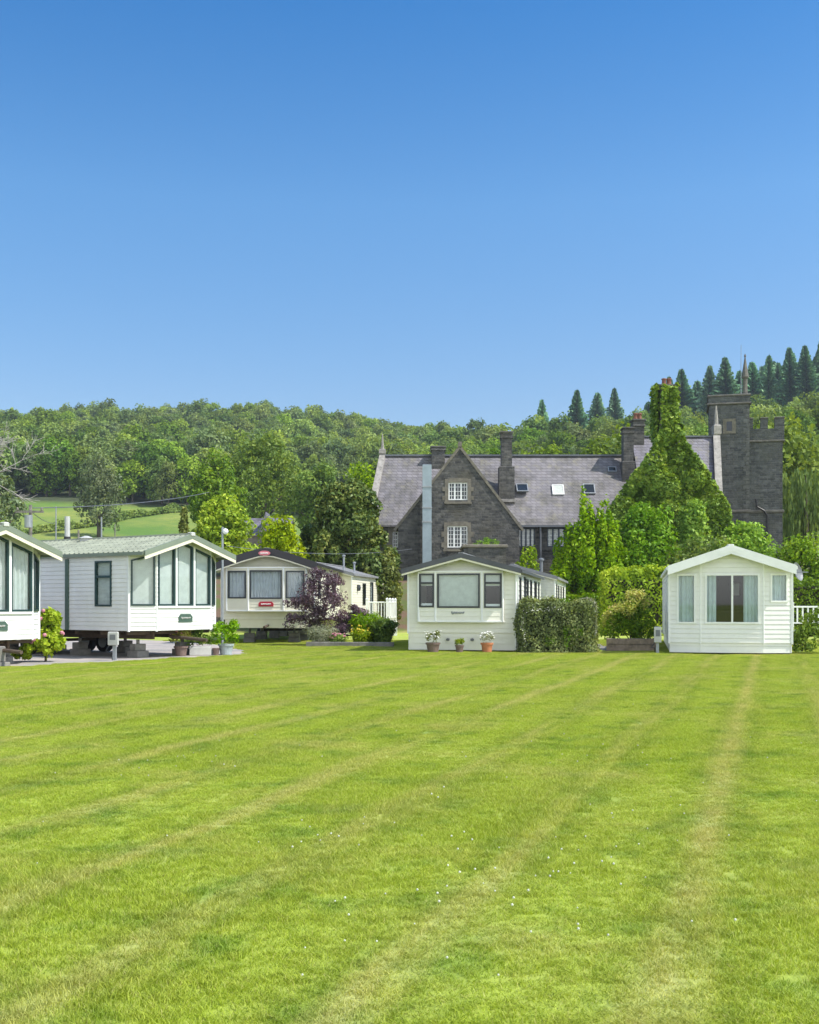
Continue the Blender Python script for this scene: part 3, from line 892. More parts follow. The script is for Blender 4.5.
def crown_pts(lobes, n, seed, inner=0.18, sub=9, subr=0.36, zsq=0.9):
    """points on the skins of small clumps that sit on the skins of ellipsoid lobes (centre, radii)"""
    rg = np.random.default_rng(seed)
    A = np.array([(r[0]*r[1]+r[1]*r[2]+r[0]*r[2]) for c, r in lobes]); A /= A.sum()
    P = []; Nn = []
    for (c, r), a in zip(lobes, A):
        c = np.array(c); r = np.array(r)
        m = max(20, int(n*a))
        ns = max(5, int(sub*max(1, a*len(lobes))))
        d = rg.normal(0, 1, (ns, 3)); d /= np.linalg.norm(d, axis=1)[:, None]
        d[:, 2] = np.where(d[:, 2] < -.55, -d[:, 2], d[:, 2])
        sc = d*(0.66+.18*rg.random((ns, 1)))
        sr = subr*(0.75+.6*rg.random(ns))
        k = rg.integers(0, ns, m)
        e = rg.normal(0, 1, (m, 3)); e /= np.linalg.norm(e, axis=1)[:, None]
        q = sc[k] + e*sr[k][:, None]*(0.72+.36*rg.random((m, 1)))
        ii = rg.random(m) < inner
        q[ii] *= rg.random((ii.sum(), 1))**.5
        P.append(c+q*r); Nn.append(e/r*r.mean()*0.7 + q*.6)
    P = np.concatenate(P); Nn = np.concatenate(Nn)
    # drop what lies deep inside another lobe
    keep = np.ones(len(P), bool)
    for c, r in lobes:
        keep &= ((((P-np.array(c))/np.array(r))**2).sum(1) > .22) | (rg.random(len(P)) < inner)
    Nn /= np.linalg.norm(Nn, axis=1)[:, None]+1e-9
    return P[keep], Nn[keep]

def rand_lobes(w, h, seed, n=9, base=0.25, d=None, shape='round'):
    """a cluster of lobes filling an uneven crown w wide, d deep and h tall that starts at base*h"""
    rg = random.Random(seed); d = d or w
    L = []
    z0 = h*base
    for i in range(n):
        t = (i+.5)/n
        z = z0 + (h-z0)*(.18+.68*t)
        k = {'round': math.sin(math.pi*min(1, .22+.68*t))**.8, 'cone': 1.05-t*.85, 'dome': 1.0-.55*t**2}[shape]
        a = i*2.4 + rg.random()*.8
        rr = (.22+.1*rg.random())
        off = max(0, .5*k-rr*.75)
        L.append(((w*off*math.cos(a), d*off*math.sin(a), z), (w*rr, d*rr, (h-z0)*rr*(.75+.3*rg.random()))))
    L.append(((0, 0, z0+(h-z0)*.45), (w*.30, d*.30, (h-z0)*.40)))
    L.append(((w*.04, 0, h-(h-z0)*.2), (w*.20, d*.2, (h-z0)*.20)))
    return L

def trunk_mb(h, r, lobes=(), seed=0, lean=0.0, nlimb=6):
    rg = random.Random(seed); mb = MB()
    pts = [(0, 0, -.3), (rg.uniform(-.1, .1)*r*3, 0, h*.3), (lean*.5+rg.uniform(-.2, .2)*r*3, rg.uniform(-.2, .2)*r*3, h*.62), (lean, 0, h)]
    mb.tube(pts, [r*1.25, r, r*.7, r*.25], 8)
    for (c, rr) in list(lobes)[:nlimb]:
        c = Vector(c); s = Vector((lean*.3, 0, min(c.z*.75, h*(.35+.35*rg.random()))))
        m = s.lerp(c, .5) + Vector((0, 0, -abs(c.z-s.z)*.1))
        mb.tube([s, m, c], [r*.5, r*.33, r*.12], 6)
    return mb

def plant(name, label, cat, base, lobes, n, size, mat, seed, group=None, trunk=None, asp=.55, jit=.8, inner=.18, sub=9, subr=.36, up=.25, part='crown', bark='bark', mats=None):
    """tree or shrub: an Empty at its foot > trunk or stems, crown"""
    root = empty(name, base)
    tag(root, label, cat, group)
    P, Nn = crown_pts(lobes, n, seed, inner, sub, subr)
    V, Fq = leaves(P, Nn, size, seed+1, asp, jit, up)
    link_mesh(part, mesh_np(part, V, Fq, None), mat, root)
    if trunk:
        h, r = trunk[:2]
        trunk_mb(h, r, lobes, seed, *(trunk[2:])).build('trunk' if cat == 'tree' else 'stem', M[bark], root, smooth=True)
    return root

G = dict(
    dark=[(.018, .040, .008), (.034, .066, .011), (.062, .096, .016), (.125, .145, .026)],
    mid=[(.040, .074, .010), (.070, .118, .015), (.108, .160, .022), (.17, .22, .034)],
    bright=[(.055, .120, .008), (.095, .190, .012), (.150, .260, .016), (.24, .34, .04)],
    lime=[(.085, .150, .006), (.140, .225, .009), (.215, .300, .014), (.32, .38, .04)],
    olive=[(.060, .085, .020), (.095, .125, .030), (.145, .170, .045), (.21, .22, .07)],
    greyg=[(.050, .080, .035), (.085, .120, .055), (.125, .160, .080), (.18, .21, .11)],
    woodA=[(.028, .055, .010), (.050, .086, .015), (.076, .116, .021), (.11, .145, .028)],
    woodB=[(.046, .076, .011), (.078, .118, .017), (.114, .155, .026), (.155, .19, .036)],
    woodC=[(.036, .060, .018), (.062, .094, .027), (.094, .128, .040), (.13, .16, .055)],
    conifer=[(.012, .030, .016), (.022, .050, .026), (.034, .070, .034), (.052, .09, .042)],
    purple=[(.036, .024, .030), (.066, .045, .056), (.11, .078, .092), (.17, .125, .14)],
    silver=[(.12, .15, .10), (.18, .21, .14), (.25, .27, .19), (.32, .33, .25)],
    mottle=[(.014, .022, .010), (.034, .050, .014), (.064, .088, .022), (.12, .135, .045)],
    pinky=[(.20, .28, .025), (.28, .34, .04), (.36, .34, .08), (.46, .36, .17)],
)
SCL = dict(woodA=2.5, woodB=2.4, woodC=2.4, conifer=4.2, purple=2.4, silver=1.5, mottle=4.6, pinky=1.5, dark=2.6, greyg=1.6, olive=1.6, mid=1.65, bright=1.45, lime=1.35)
G = {k: [tuple(min(.6, c*SCL.get(k, 1.5)) for c in q) for q in v] for k, v in G.items()}
LM = {k: leaf_mat('leaf_'+k, v) for k, v in G.items()}
LM['purple'] = leaf_mat('leaf_purple2', G['purple'], .18, tcol=(1.6, .6, .7))
LM['conifer'] = leaf_mat('leaf_conifer2', G['conifer'], .08)
LM['dark'] = leaf_mat('leaf_dark2', G['dark'], .15, .4)
for k_ in ('woodA', 'woodB', 'woodC'): LM[k_] = leaf_mat('leaf_'+k_, G[k_], .32, .6, big=.18, isw=.22)

def gz_(px, Y): return tz((px-CX)/F*Y, Y)
def foot(px, Y): x = (px-CX)/F*Y; return (x, Y, tz(x, Y))
def spx(Y): return F/Y
def shrub(name, label, cat, x0, x1, ytop, Y, mat, seed, n=2500, size=.2, shape='dome', base=0.02, nl=10, dep=None, group=None, trunk=None, **kw):
    """a plant whose crown spans photo columns x0..x1 at distance Y and whose tip stands at row ytop"""
    b = foot((x0+x1)/2, Y)
    w = (x1-x0)/spx(Y); h = EYE+(HY-ytop)/spx(Y)-b[2]
    lb = rand_lobes(w, h, seed, nl, base, dep, shape)
    return plant(name, label, cat, b, lb, n, size, LM[mat], seed, group, trunk, **kw)
# ------------------------------------------------------------------ the stone manor on the bank behind
MY = 70.0
mbase = Vector((6.0, MY, 3.0))
man = empty('manor_house', mbase)
tag(man, 'dark stone manor with slate roofs, pointed gable and square tower behind the caravans', 'house')
def X(px, Y): return (px-CX)/F*Y
def Z(py, Y): return EYE+(HY-py)/F*Y
MROT = None                            # (pivot, angle): the tower stands askew to the house
def mbuild(mb, name, mat, parent=man, smooth=False):
    if MROT:
        (qx, qy), qa = MROT; ca, sa = math.cos(qa), math.sin(qa)
        mb.v = [(qx+(x-qx)*ca-(y-qy)*sa, qy+(x-qx)*sa+(y-qy)*ca, z) for x, y, z in mb.v]
    mb.v = [(x-mbase.x, y-mbase.y, z-mbase.z) for x, y, z in mb.v]
    return mb.build(name, mat, parent, smooth=smooth)

YE, YR = 69.9, 73.5                    # eave and ridge lines of the long range
zE_, zR_ = Z(525, YE), Z(456, YR)
xL, xR = X(377, YE), X(690, YE)
YW = 70.2
# windows of the manor: stone surround, casement with glazing bars, pane
def mwin(px0, px1, py0, py1, Y, nx=3, nz=4, surround=.22, fm='white_paint', open_dark=None, smat='dressed_stone', quoin=True):
    x0, x1, z0, z1 = X(px0, Y), X(px1, Y), Z(py1, Y), Z(py0, Y)
    o = Vector((0, Y, 0)); ux = Vector((1, 0, 0)); nn = Vector((0, -1, 0))
    Pp = lambda u, z, d: o+ux*u+nn*d+Vector((0, 0, z))
    f = MB()
    ring(f, Pp, rect(x0, x1, z0, z1), rect(x0+.07, x1-.07, z0+.07, z1-.07), -.16, -.05)
    for i in range(1, nx):
        x = x0+(x1-x0)*i/nx; f.box(x-.05, x+.05, Y+.06, Y+.14, z0+.07, z1-.07)
    w = mbuild(f, 'window', M[fm])
    bars = MB()
    for i in range(nx):
        xm = x0+(x1-x0)*(i+.5)/nx; bars.box(xm-.014, xm+.014, Y+.075, Y+.11, z0+.07, z1-.07)
    for j in range(1, nz):
        z = z0+(z1-z0)*j/nz; bars.box(x0+.07, x1-.07, Y+.08, Y+.105, z-.014, z+.014)
    mbuild(bars, 'glazing_bars', M['white_paint'], w)
    p = MB(); p.quad((x0+.05, Y+.12, z0+.05), (x1-.05, Y+.12, z0+.05), (x1-.05, Y+.12, z1-.05), (x0+.05, Y+.12, z1-.05)); mbuild(p, 'pane', M['net_pane' if open_dark else 'dark_glass'], w)
    if surround:
        s = MB(); k = surround
        s.box(x0-k, x0-.002, Y-.03, Y+.2, z0-.1, z1+k); s.box(x1+.002, x1+k, Y-.03, Y+.2, z0-.1, z1+k)
        s.box(x0, x1, Y-.035, Y+.2, z1+.002, z1+k+.05); s.box(x0-k-.05, x1+k+.05, Y-.08, Y+.2, z0-.24, z0-.102)
        if quoin:
            for j in range(4):
                z = z0 + (z1-z0)*j/4
                if j % 2: continue
                s.box(x0-k-.16, x0-k-.002, Y-.028, Y+.1, z, z+(z1-z0)/4-.02); s.box(x1+k+.002, x1+k+.16, Y-.028, Y+.1, z, z+(z1-z0)/4-.02)
        mbuild(s, 'window_surround', M[smat], w)
    return rect(x0, x1, z0, z1)

M['net_pane'] = paint('net_pane', (.60, .62, .62), .08, .25, 9)
holes = []
holes.append(mwin(392.5, 408.5, 531.5, 547.5, YW, 3, 4, .28))
holes.append(mwin(517, 535, 528, 547, YW, 4, 5, .16, 'navy', True, smat='stone', quoin=False))
holes.append(mwin(547, 565, 528, 547, YW, 3, 5, .16, 'navy', True, smat='stone', quoin=False))
holes.append(mwin(577, 594, 528, 547, YW, 3, 5, .16, 'navy', smat='stone', quoin=False))
mb = MB(); wall(mb, (0, YW, 0), (1, 0, 0), (0, -1, 0), rect(xL+.1, xR-.1, 2.2, zE_+.1), holes, None)
mb.quad((xL+.1, YW, 2.2), (xL+.1, YR, 2.2), (xL+.1, YR, zR_-.1), (xL+.1, YW, zE_)); mb.quad((xL+.1, 2*YR-YW, 2.2), (xL+.1, YR, 2.2), (xL+.1, YR, zR_-.1), (xL+.1, 2*YR-YW, zE_))
mb.quad((xR-.1, YW, 2.2), (xR-.1, 2*YR-YW, 2.2), (xR-.1, 2*YR-YW, zE_), (xR-.1, YR, zR_-.1), (xR-.1, YW, zE_))
mb.quad((xL+.1, 2*YR-YW, 2.2), (xR-.1, 2*YR-YW, 2.2), (xR-.1, 2*YR-YW, zE_), (xL+.1, 2*YR-YW, zE_))
mbuild(mb, 'main_wall', M['stone'])
def slab(mb, a, b, c, d, t=.1):
    """roof slope a,b (eave left,right), c,d (ridge right,left) with thickness"""
    lo = [Vector(p)-Vector((0, 0, t)) for p in (a, b, c, d)]
    mb.add([Vector(p) for p in (a, b, c, d)]+lo, [(0, 1, 2, 3), (7, 6, 5, 4)]+[(4+i, 4+(i+1) % 4, (i+1) % 4, i) for i in range(4)])
mb = MB()
xLe, xLr = X(370.5, YE), X(385, YR)
slab(mb, (xLe, YE, zE_), (xR, YE, zE_), (xR, YR, zR_), (xLr, YR, zR_))
slab(mb, (xR, 2*YR-YE, zE_), (xLe, 2*YR-YE, zE_), (xLr, YR, zR_+.002), (xR, YR, zR_+.002))
roof = mbuild(mb, 'main_roof', M['slate'])
mb = MB(); mb.bar((xLr, YR, zR_+.03), (xR, YR, zR_+.03), .3, .12); mbuild(mb, 'ridge_tiles', M['lead'], roof)
mb = MB(); mb.bar((X(519, YE)+.1, YE-.06, zE_-.08), (xR, YE-.06, zE_-.08), .12, .12); mb.tube([(X(540.5, YE), YE-.02, zE_-.1), (X(540.5, YE), YE-.02, 2.5)], .06, 8); mbuild(mb, 'gutter', M['lead'])
# pale coped end gable on the left with a finial
mb = MB()
mb.extrude([(xLe-.32, YE-.35, zE_-.2), (xLe-.32, YE-.1, zE_+.25), (xLr-.32, YR, zR_+.32), (xLr-.32, YR, zR_-.2)], (.36, 0, 0))
mb.extrude([(xLe-.32, 2*YR-YE+.35, zE_-.2), (xLr-.32, YR, zR_-.2), (xLr-.32, YR, zR_+.322), (xLe-.32, 2*YR-YE+.1, zE_+.25)], (.36, 0, 0))
mb.box(xLr-.40, xLr+.05, YR-.25, YR+.25, zR_+.1, zR_+.45, .05); mb.tube([(xLr-.17, YR, zR_+.4), (xLr-.17, YR, zR_+.8), (xLr-.17, YR, zR_+1.5)], [.13, .08, .03], 6)
mb.box(xLe-.2, xLe+.3, YE+.5, YE+1.4, zE_+1.4, zE_+2.2, .06)
mbuild(mb, 'gable_coping', M['pale_stone'])

# front gable
YG = 68.5
gxl, gxr, gxa = X(398, YG), X(519.5, YG), X(460, YG)
gz0, gza = Z(527, YG), Z(448, YG)
gw = []
gw.append(mwin(448.5, 467.5, 482.5, 500, YG, 3, 4, .22))
gw.append(mwin(447.5, 467.5, 526, 547.5, YG, 3, 5, .22))
mb = MB()
wall(mb, (0, YG, 0), (1, 0, 0), (0, -1, 0), [(gxl, 2.2), (gxr, 2.2), (gxr, gz0), (gxa, gza), (gxl, gz0)], gw, None)
mb.quad((gxr, YG, 2.2), (gxr, YW, 2.2), (gxr, YW, gz0), (gxr, YG, gz0)); mb.quad((gxl, YW, 2.2), (gxl, YG, 2.2), (gxl, YG, gz0), (gxl, YW, gz0))
mbuild(mb, 'gable_wall', M['stone'])
mb = MB()
slab(mb, (gxl-.1, YR, gz0-.05), (gxl-.1, YG+.06, gz0-.05), (gxa, YG+.06, gza+.08), (gxa, YR, gza+.08))
slab(mb, (gxr+.1, YG+.06, gz0-.05), (gxr+.1, YR, gz0-.05), (gxa, YR, gza+.082), (gxa, YG+.06, gza+.082))
mbuild(mb, 'gable_roof', M['slate'])
mb = MB()
for xs, sg in ((gxl, -1), (gxr, 1)):
    d = Vector((gxa-xs, 0, gza-gz0)).normalized(); nn = Vector((-d.z, 0, d.x))*(1 if sg < 0 else -1)
    a = Vector((xs, YG-.06, gz0)); b = Vector((gxa, YG-.06, gza))
    a -= d*.3
    mb.extrude([a+nn*.13, a-nn*.03, b-nn*.03, b+nn*.13], (0, .34+.004*sg, 0))
mb.box(gxa-.12, gxa+.12, YG-.08, YG+.3, gza+.05, gza+.38, .03)
mbuild(mb, 'rake_coping', M['dressed_stone'])
# flue duct on the gable's left half
mb = MB(); fx0, fx1 = X(422.5, 68.0), X(431.5, 68.0)
mb.box(fx0, fx1, 67.75, 68.3, 2.2, Z(465, 68.0), .02)
fl_ = mbuild(mb, 'flue_duct', M['flue_metal'])
for py in (487, 508, 522): z = Z(py, 68); mb = MB(); mb.box(fx0-.03, fx1+.03, 67.72, 68.32, z-.05, z+.05); mbuild(mb, 'flue_band', M['grey_metal'], fl_)

# chimneys
def chimney(px0, px1, pytop, Y, zb, dep=.8, cap=.35, mat='stone', pots=(), base=None, neck=True):
    x0, x1, zt_ = X(px0, Y), X(px1, Y), Z(pytop, Y)
    mb = MB()
    if base: bx0, bx1, zt2 = X(base[0], Y), X(base[1], Y), Z(base[2], Y); mb.box(bx0, bx1, Y-dep*.62, Y+dep*.62, zb, zt2, .04); zb = zt2-.01
    mb.box(x0, x1, Y-dep/2, Y+dep/2, zb, zt_-cap, .02)
    mb.box(x0-.07, x1+.07, Y-dep/2-.07, Y+dep/2+.07, zt_-cap, zt_-cap+.14, .02)
    mb.box(x0-.02, x1+.02, Y-dep/2-.02, Y+dep/2+.02, zt_-cap+.142, zt_-.12); mb.box(x0-.09, x1+.09, Y-dep/2-.09, Y+dep/2+.09, zt_-.118, zt_, .03)
    c = mbuild(mb, 'chimney', M[mat])
    for px in pots:
        pm = MB(); pm.lathe([(.17, 0), (.15, .1), (.12, .34), (.16, .38), (.16, .44), (.1, .46)], (X(px, Y), Y, zt_), 12); mbuild(pm, 'chimney_pot', M['chimney_pot'], c, True)
    return c
chimney(431.5, 444.5, 447, 73.3, zR_-1.6, 1.0, .3)
chimney(501, 511.5, 432, 71.4, zE_+1.2, .7, .45, base=(498.5, 514, 467))
mb = MB(); mb.box(X(497.5, 71.4), X(515, 71.4), 70.82, 70.9, zE_+1.55, zE_+1.75); mbuild(mb, 'flashing', M['pale_stone'])
chimney(622.5, 632.5, 428, 72.6, zR_-3.0, .8, .4, base=(621, 634, 462))
chimney(632.5, 643, 415+5, 73.6, zR_-1.5, .8, .5, pots=(635.5, 639.5))

# roof windows
def roofpt(px, py):
    lo, hi = 0.0, 1.0
    for _ in range(40):
        t = (lo+hi)/2; Y = YE+(YR-YE)*t; z = zE_+(zR_-zE_)*t
        if HY-(z-EYE)/Y*F > py: lo = t
        else: hi = t
    return Vector(((px-CX)/F*Y, Y, z)), t
sd = Vector((0, YR-YE, zR_-zE_)).normalized(); sn = Vector((0, -sd.z, sd.y))
for px, py, mt, opened in ((522, 489.5, 'dark_glass', 1), (558, 490.5, 'white_paint', 0), (589, 489.5, 'glass_sky', 0), (612, 470, 'dark_glass', 0)):
    c, t = roofpt(px, py)
    w, h = (.38, .42) if px != 612 else (.28, .22)
    c = c + sn*.07
    u = Vector((1, 0, 0))
    tilt = sn*(.22 if opened else 0)
    f = MB()
    def Pq(a, b, d, c=c, tilt=tilt, h=h): return c + u*a + sd*b + sn*d + tilt*((h-b)/(2*h))
    ring(f, lambda a, b, d: Pq(a, b, d), rect(-w, w, -h, h), rect(-w+.06, w-.06, -h+.06, h-.06), -.10, .04)
    wo = mbuild(f, 'skylight', M['grey_metal'] if mt != 'white_paint' else M['white_paint'])
    p = MB(); p.quad(Pq(-w+.05, -h+.05, .01), Pq(w-.05, -h+.05, .01), Pq(w-.05, h-.05, .01), Pq(-w+.05, h-.05, .01))
    mbuild(p, 'pane', M['blind'] if mt == 'white_paint' else M['dark_glass'], wo)

# higher hall with blue slates beside the tower
hx0, hx1, hY0, hYR = X(640, 71.0), X(713.5, 73.5), 70.5, 73.6
hzr = Z(437, hYR); hze = Z(503, hY0)
mb = MB(); hxe = X(714.5, hY0); slab(mb, (hx0, hY0, hze), (hxe, hY0, hze), (hx1, hYR, hzr), (hx0, hYR, hzr)); slab(mb, (hx1, 2*hYR-hY0, hze), (hx0, 2*hYR-hY0, hze), (hx0, hYR, hzr+.002), (hx1, hYR, hzr+.002))
hr = mbuild(mb, 'hall_roof', M['slate_blue'])
mb = MB(); mb.bar((hx0, hYR, hzr+.03), (hx1, hYR, hzr+.03), .26, .1); mbuild(mb, 'ridge_tiles', M['lead'], hr)
mb = MB()
for x in (hx0+.05, hx1-.05):
    mb.quad((x, hY0+.1, 2.5), (x, 2*hYR-hY0-.1, 2.5), (x, 2*hYR-hY0-.1, hze), (x, hYR, hzr-.12), (x, hY0+.1, hze))
mb.quad((hx0+.05, hY0+.1, 2.5), (hx1-.05, hY0+.1, 2.5), (hx1-.05, hY0+.1, hze), (hx0+.05, hY0+.1, hze))
mbuild(mb, 'hall_wall', M['stone'])
mb = MB()
cx0 = hx1; w_ = .46
prof = [(hY0-.3, hze-1.5), (hY0-.3, hze+.25), (hYR, hzr+.45), (hYR, hzr-1.0)]
mb.extrude([(cx0 if y == hYR else hxe, y, z) for y, z in prof], (w_, 0, 0))
mb.extrude([(cx0, y, z) for y, z in [(2*hYR-hY0+.3, hze-1.5), (hYR, hzr-1.0), (hYR, hzr+.452), (2*hYR-hY0+.3, hze+.25)]], (w_, 0, 0))
mb.box(cx0-.02, cx0+w_+.02, hYR-.3, hYR+.3, hzr+.1, hzr+.8, .08); mb.tube([(cx0+.2, hYR, hzr+.75), (cx0+.2, hYR, hzr+1.5), (cx0+.2, hYR, hzr+2.1)], [.16, .11, .04], 6)
mbuild(mb, 'hall_coping', M['pale_stone'])

# gable wing under the ivy, with the chimney the ivy has climbed
iY = 66.5
ix0, ix1 = X(622, iY), X(718, iY); iza = Z(445, iY); ixa = X(667, iY)
mb = MB()
wall(mb, (0, iY, 0), (1, 0, 0), (0, -1, 0), [(ix0, 2.5), (ix1, 2.5), (ix1, Z(528, iY)), (ixa, iza), (ix0, Z(516, iY))], (), None)
mbuild(mb, 'wing_gable', M['stone'])
mb = MB()
slab(mb, (ix0, 72, Z(516, iY)), (ix0, iY+.02, Z(516, iY)), (ixa, iY+.02, iza), (ixa, 72, iza)); slab(mb, (ix1, iY+.02, Z(528, iY)), (ix1, 72, Z(528, iY)), (ixa, 72, iza+.002), (ixa, iY+.02, iza+.002))
mbuild(mb, 'wing_roof', M['slate'])
chimney(658, 677, 386, iY+.6, Z(455, iY), 1.1, .3, pots=(664, 669))

M['string_stone'] = paint('string_stone', (.15, .14, .125), .9, .2, 4); M['quoin_stone'] = paint('quoin_stone', (.135, .135, .13), .9, .25, 4)
# tower and its battlemented stair turret
tY = 74.6
tx0, tx1 = X(709.3, tY), X(747.5, tY); MROT = ((tx0, tY), R(-14)); tz1 = Z(396, tY); zs = Z(404.5, tY); zlow = Z(512, tY)
mb = MB()
mb.box(tx0, tx1, tY, tY+2.9, 2.0, zs-.06)
mb.box(tx0-.06, tx1+.06, tY-.06, tY+2.96, zs+.06, tz1-.1, .02)
tw = mbuild(mb, 'tower', M['tower_stone'])
for e_, a_, b_ in ((.14, zs-.06, zs+.058), (.1, zlow-.08, zlow+.1)):
    mb = MB(); mb.box(tx0-e_, tx1+e_, tY-e_, tY+2.9+e_, a_, b_, .03); mbuild(mb, 'string_course', M['string_stone'], tw)
mb = MB(); mb.box(tx0-.12, tx1+.12, tY-.12, tY+3.02, tz1-.1, tz1+.04, .04); mbuild(mb, 'parapet_coping', M['string_stone'], tw)
mb = MB(); zq = 2.5; j = 0
while zq < zs-.5:
    k = .38 if j % 2 else .22
    mb.box(tx1-k, tx1+.02, tY-.02, tY+(.6-k), zq, zq+.3, .015); zq += .32; j += 1
mbuild(mb, 'quoins', M['quoin_stone'], tw)
mb = MB(); wx, wz = X(728.5, tY), Z(427, tY)
Pp = lambda u, z, d: Vector((u, tY-d, z))
ring(mb, Pp, rect(wx-.42, wx+.42, wz-.5, wz+.5), rect(wx-.18, wx+.18, wz-.32, wz+.32), -.1, .04)
wo = mbuild(mb, 'window', M['dressed_stone'], tw)
mb = MB(); mb.quad((wx-.19, tY-.008, wz-.33), (wx+.19, tY-.008, wz-.33), (wx+.19, tY-.008, wz+.33), (wx-.19, tY-.008, wz+.33)); mbuild(mb, 'pane', M['dark_glass'], wo)
# spirelet
sx = X(743.8, tY); r = .15
mb = MB()
mb.tube([(sx, tY+.3, tz1-.2), (sx, tY+.3, Z(379, tY))], [r*1.1, r], 8); mb.lathe([(r*1.5, 0), (r*1.7, .1), (r*1.3, .2)], (sx, tY+.3, Z(379, tY)), 8)
mb.lathe([(r*1.5, .18), (r*.25, Z(357, tY)-Z(379, tY)-.1), (r*.5, Z(357, tY)-Z(379, tY)), (.02, Z(357, tY)-Z(379, tY)+.15)], (sx, tY+.3, Z(379, tY)), 8)
mbuild(mb, 'spirelet', M['string_stone'], tw)
mb = MB(); mb.tube([(X(740.3, tY), tY+.8, tz1), (X(740.3, tY), tY+.8, Z(344, tY))], [.03, .015], 6); mbuild(mb, 'aerial', M['grey_metal'], tw)
# turret
uY = 75.0
ux0, ux1 = tx1+.004, X(777.5, uY); uzs = Z(443, uY); uzt = Z(431, uY)
mb = MB(); ut = (ux1-ux0)
mb.box(ux0, ux1, uY, uY+2.6, 2.0, uzs-.07); mb.box(ux0, ux1+.1, uY-.1, uY+2.7, uzs+.06, uzt, .02)
for a, b in ((0, .12), (.34, .56), (.76, 1.05)):
    mb.box(ux0+ut*a, ux0+ut*b, uY-.1, uY+.3, uzt+.002, Z(421, uY), .02)
for k in range(3): mb.box(ux1-.3, ux1+.098, uY+.5+k*.85, uY+1.0+k*.85, uzt+.002, Z(421, uY), .02)
tu = mbuild(mb, 'turret', M['tower_stone'], man)
mb = MB(); mb.box(ux0, ux1+.14, uY-.14, uY+2.74, uzs-.07, uzs+.058, .03); mbuild(mb, 'string_course', M['string_stone'], tu)
mb = MB(); mb.box(ux0, ux1+.1, uY-.1, uY+2.7, zlow-.1, zlow+.08, .03); mbuild(mb, 'string_course', M['string_stone'], tu)
for a, b in ((0, .12), (.34, .56), (.76, 1.05)): mb = MB(); mb.box(ux0+ut*a, ux0+ut*b+.02, uY-.14, uY+.34, Z(421, uY)+.002, Z(421, uY)+.09, .02); mbuild(mb, 'merlon_cap', M['string_stone'], tu)
mb = MB(); px_ = X(752, uY); mb.tube([(px_, uY-.14, Z(500, uY)), (px_+.1, uY-.14, Z(508, uY)), (px_+.55, uY-.14, Z(512, uY)), (px_+.75, uY-.14, Z(517, uY)), (px_+.75, uY-.14, 4)], .06, 6); mbuild(mb, 'downpipe', M['black_fascia'], tu)

MROT = None
# ivy over the wing: leaves on a bulging skin
def ivy(seed=5):
    rg = np.random.default_rng(seed)
    poly = [(606, 512), (622, 487), (642, 462), (651, 446), (659, 428), (659, 390), (661, 386), (675, 388), (675, 424), (681, 438), (692, 454), (706, 472), (718, 488), (727, 505), (731, 525), (728, 562), (600, 562)]
    q = np.c_[rg.uniform(596, 736, 60000), rg.uniform(380, 565, 60000)]
    ins = np.zeros(len(q), bool)
    for i in range(len(poly)):
        (x0, y0), (x1, y1) = poly[i], poly[i-1]
        ins ^= ((y0 > q[:, 1]) != (y1 > q[:, 1])) & (q[:, 0] < (x1-x0)*(q[:, 1]-y0)/(y1-y0+1e-9)+x0)
    q = q[ins][:15000]
    x = (q[:, 0]-CX)/F*iY; z = EYE+(HY-q[:, 1])/F*iY
    # ivy masses: rounded bulges of different size
    cs = np.c_[rg.uniform(x.min(), x.max(), 170), rg.uniform(z.min(), z.max(), 170)]; cr = rg.uniform(.35, .95, 170)
    d2 = ((x[:, None]-cs[None, :, 0])**2+(z[:, None]-cs[None, :, 1])**2)/cr[None]**2
    hgt = np.sqrt(np.clip(1-d2, 0, 1))*cr[None]*.75
    k = hgt.argmax(1); hh = hgt.max(1)
    nx = (x-cs[k, 0])*1.2; nz = (z-cs[k, 1])*1.2
    y = iY-.12-hh*(.8+.3*rg.random(len(x)))
    edge = rg.random(len(x)) < .1
    y[edge] += rg.uniform(0, 1.1, edge.sum())
    Pn = np.c_[nx, -np.maximum(hh, .2)*1.1, nz+.1]; Pn /= np.linalg.norm(Pn, axis=1)[:, None]
    P = np.c_[x, y, z]
    # right flank, lit: follows the slope back over the wing roof
    m = 3500; t = rg.random(m); yy = iY+rg.random(m)*2.4
    xa = ixa+.5+(ix1-ixa-.2)*t; za = Z(432, iY)+(Z(524, iY)-Z(432, iY))*t
    b = .25*np.sin(xa*3.1+yy*2)+.2*np.sin(za*4+yy*3)
    P2 = np.c_[xa+b*.5+.1, yy, za+b+.25]; N2 = np.tile(np.array([[.75, -.2, .62]]), (m, 1))
    # chimney sides
    m = 1500; zz = rg.uniform(Z(440, iY), Z(384, iY), m); sd_ = rg.random(m) < .5
    P3 = np.c_[np.where(sd_, X(657.5, iY)-.05, X(677, iY)+.02)+rg.normal(0, .07, m), iY+rg.uniform(-.1, 1.3, m), zz]; N3 = np.where(sd_[:, None], [[-1, 0, .2]], [[1, 0, .2]]).astype(float)
    P = np.concatenate([P, P2, P3]); Nn = np.concatenate([Pn, N2, N3])
    b = np.array(foot(667, iY-.4))
    V, Fq = leaves(P-b, Nn, .25, seed, .85, .6, .7)
    o = link_mesh('ivy', mesh_np('ivy', V, Fq, None), LM['ivy'], None, Vector(b))
    tag(o, 'thick green ivy smothering the right gable and its chimney beside the tower', 'ivy')
LM['ivy'] = leaf_mat('leaf_ivy', [(.085, .18, .014), (.15, .29, .022), (.24, .41, .032), (.40, .54, .05)], .25, .45)
ivy()
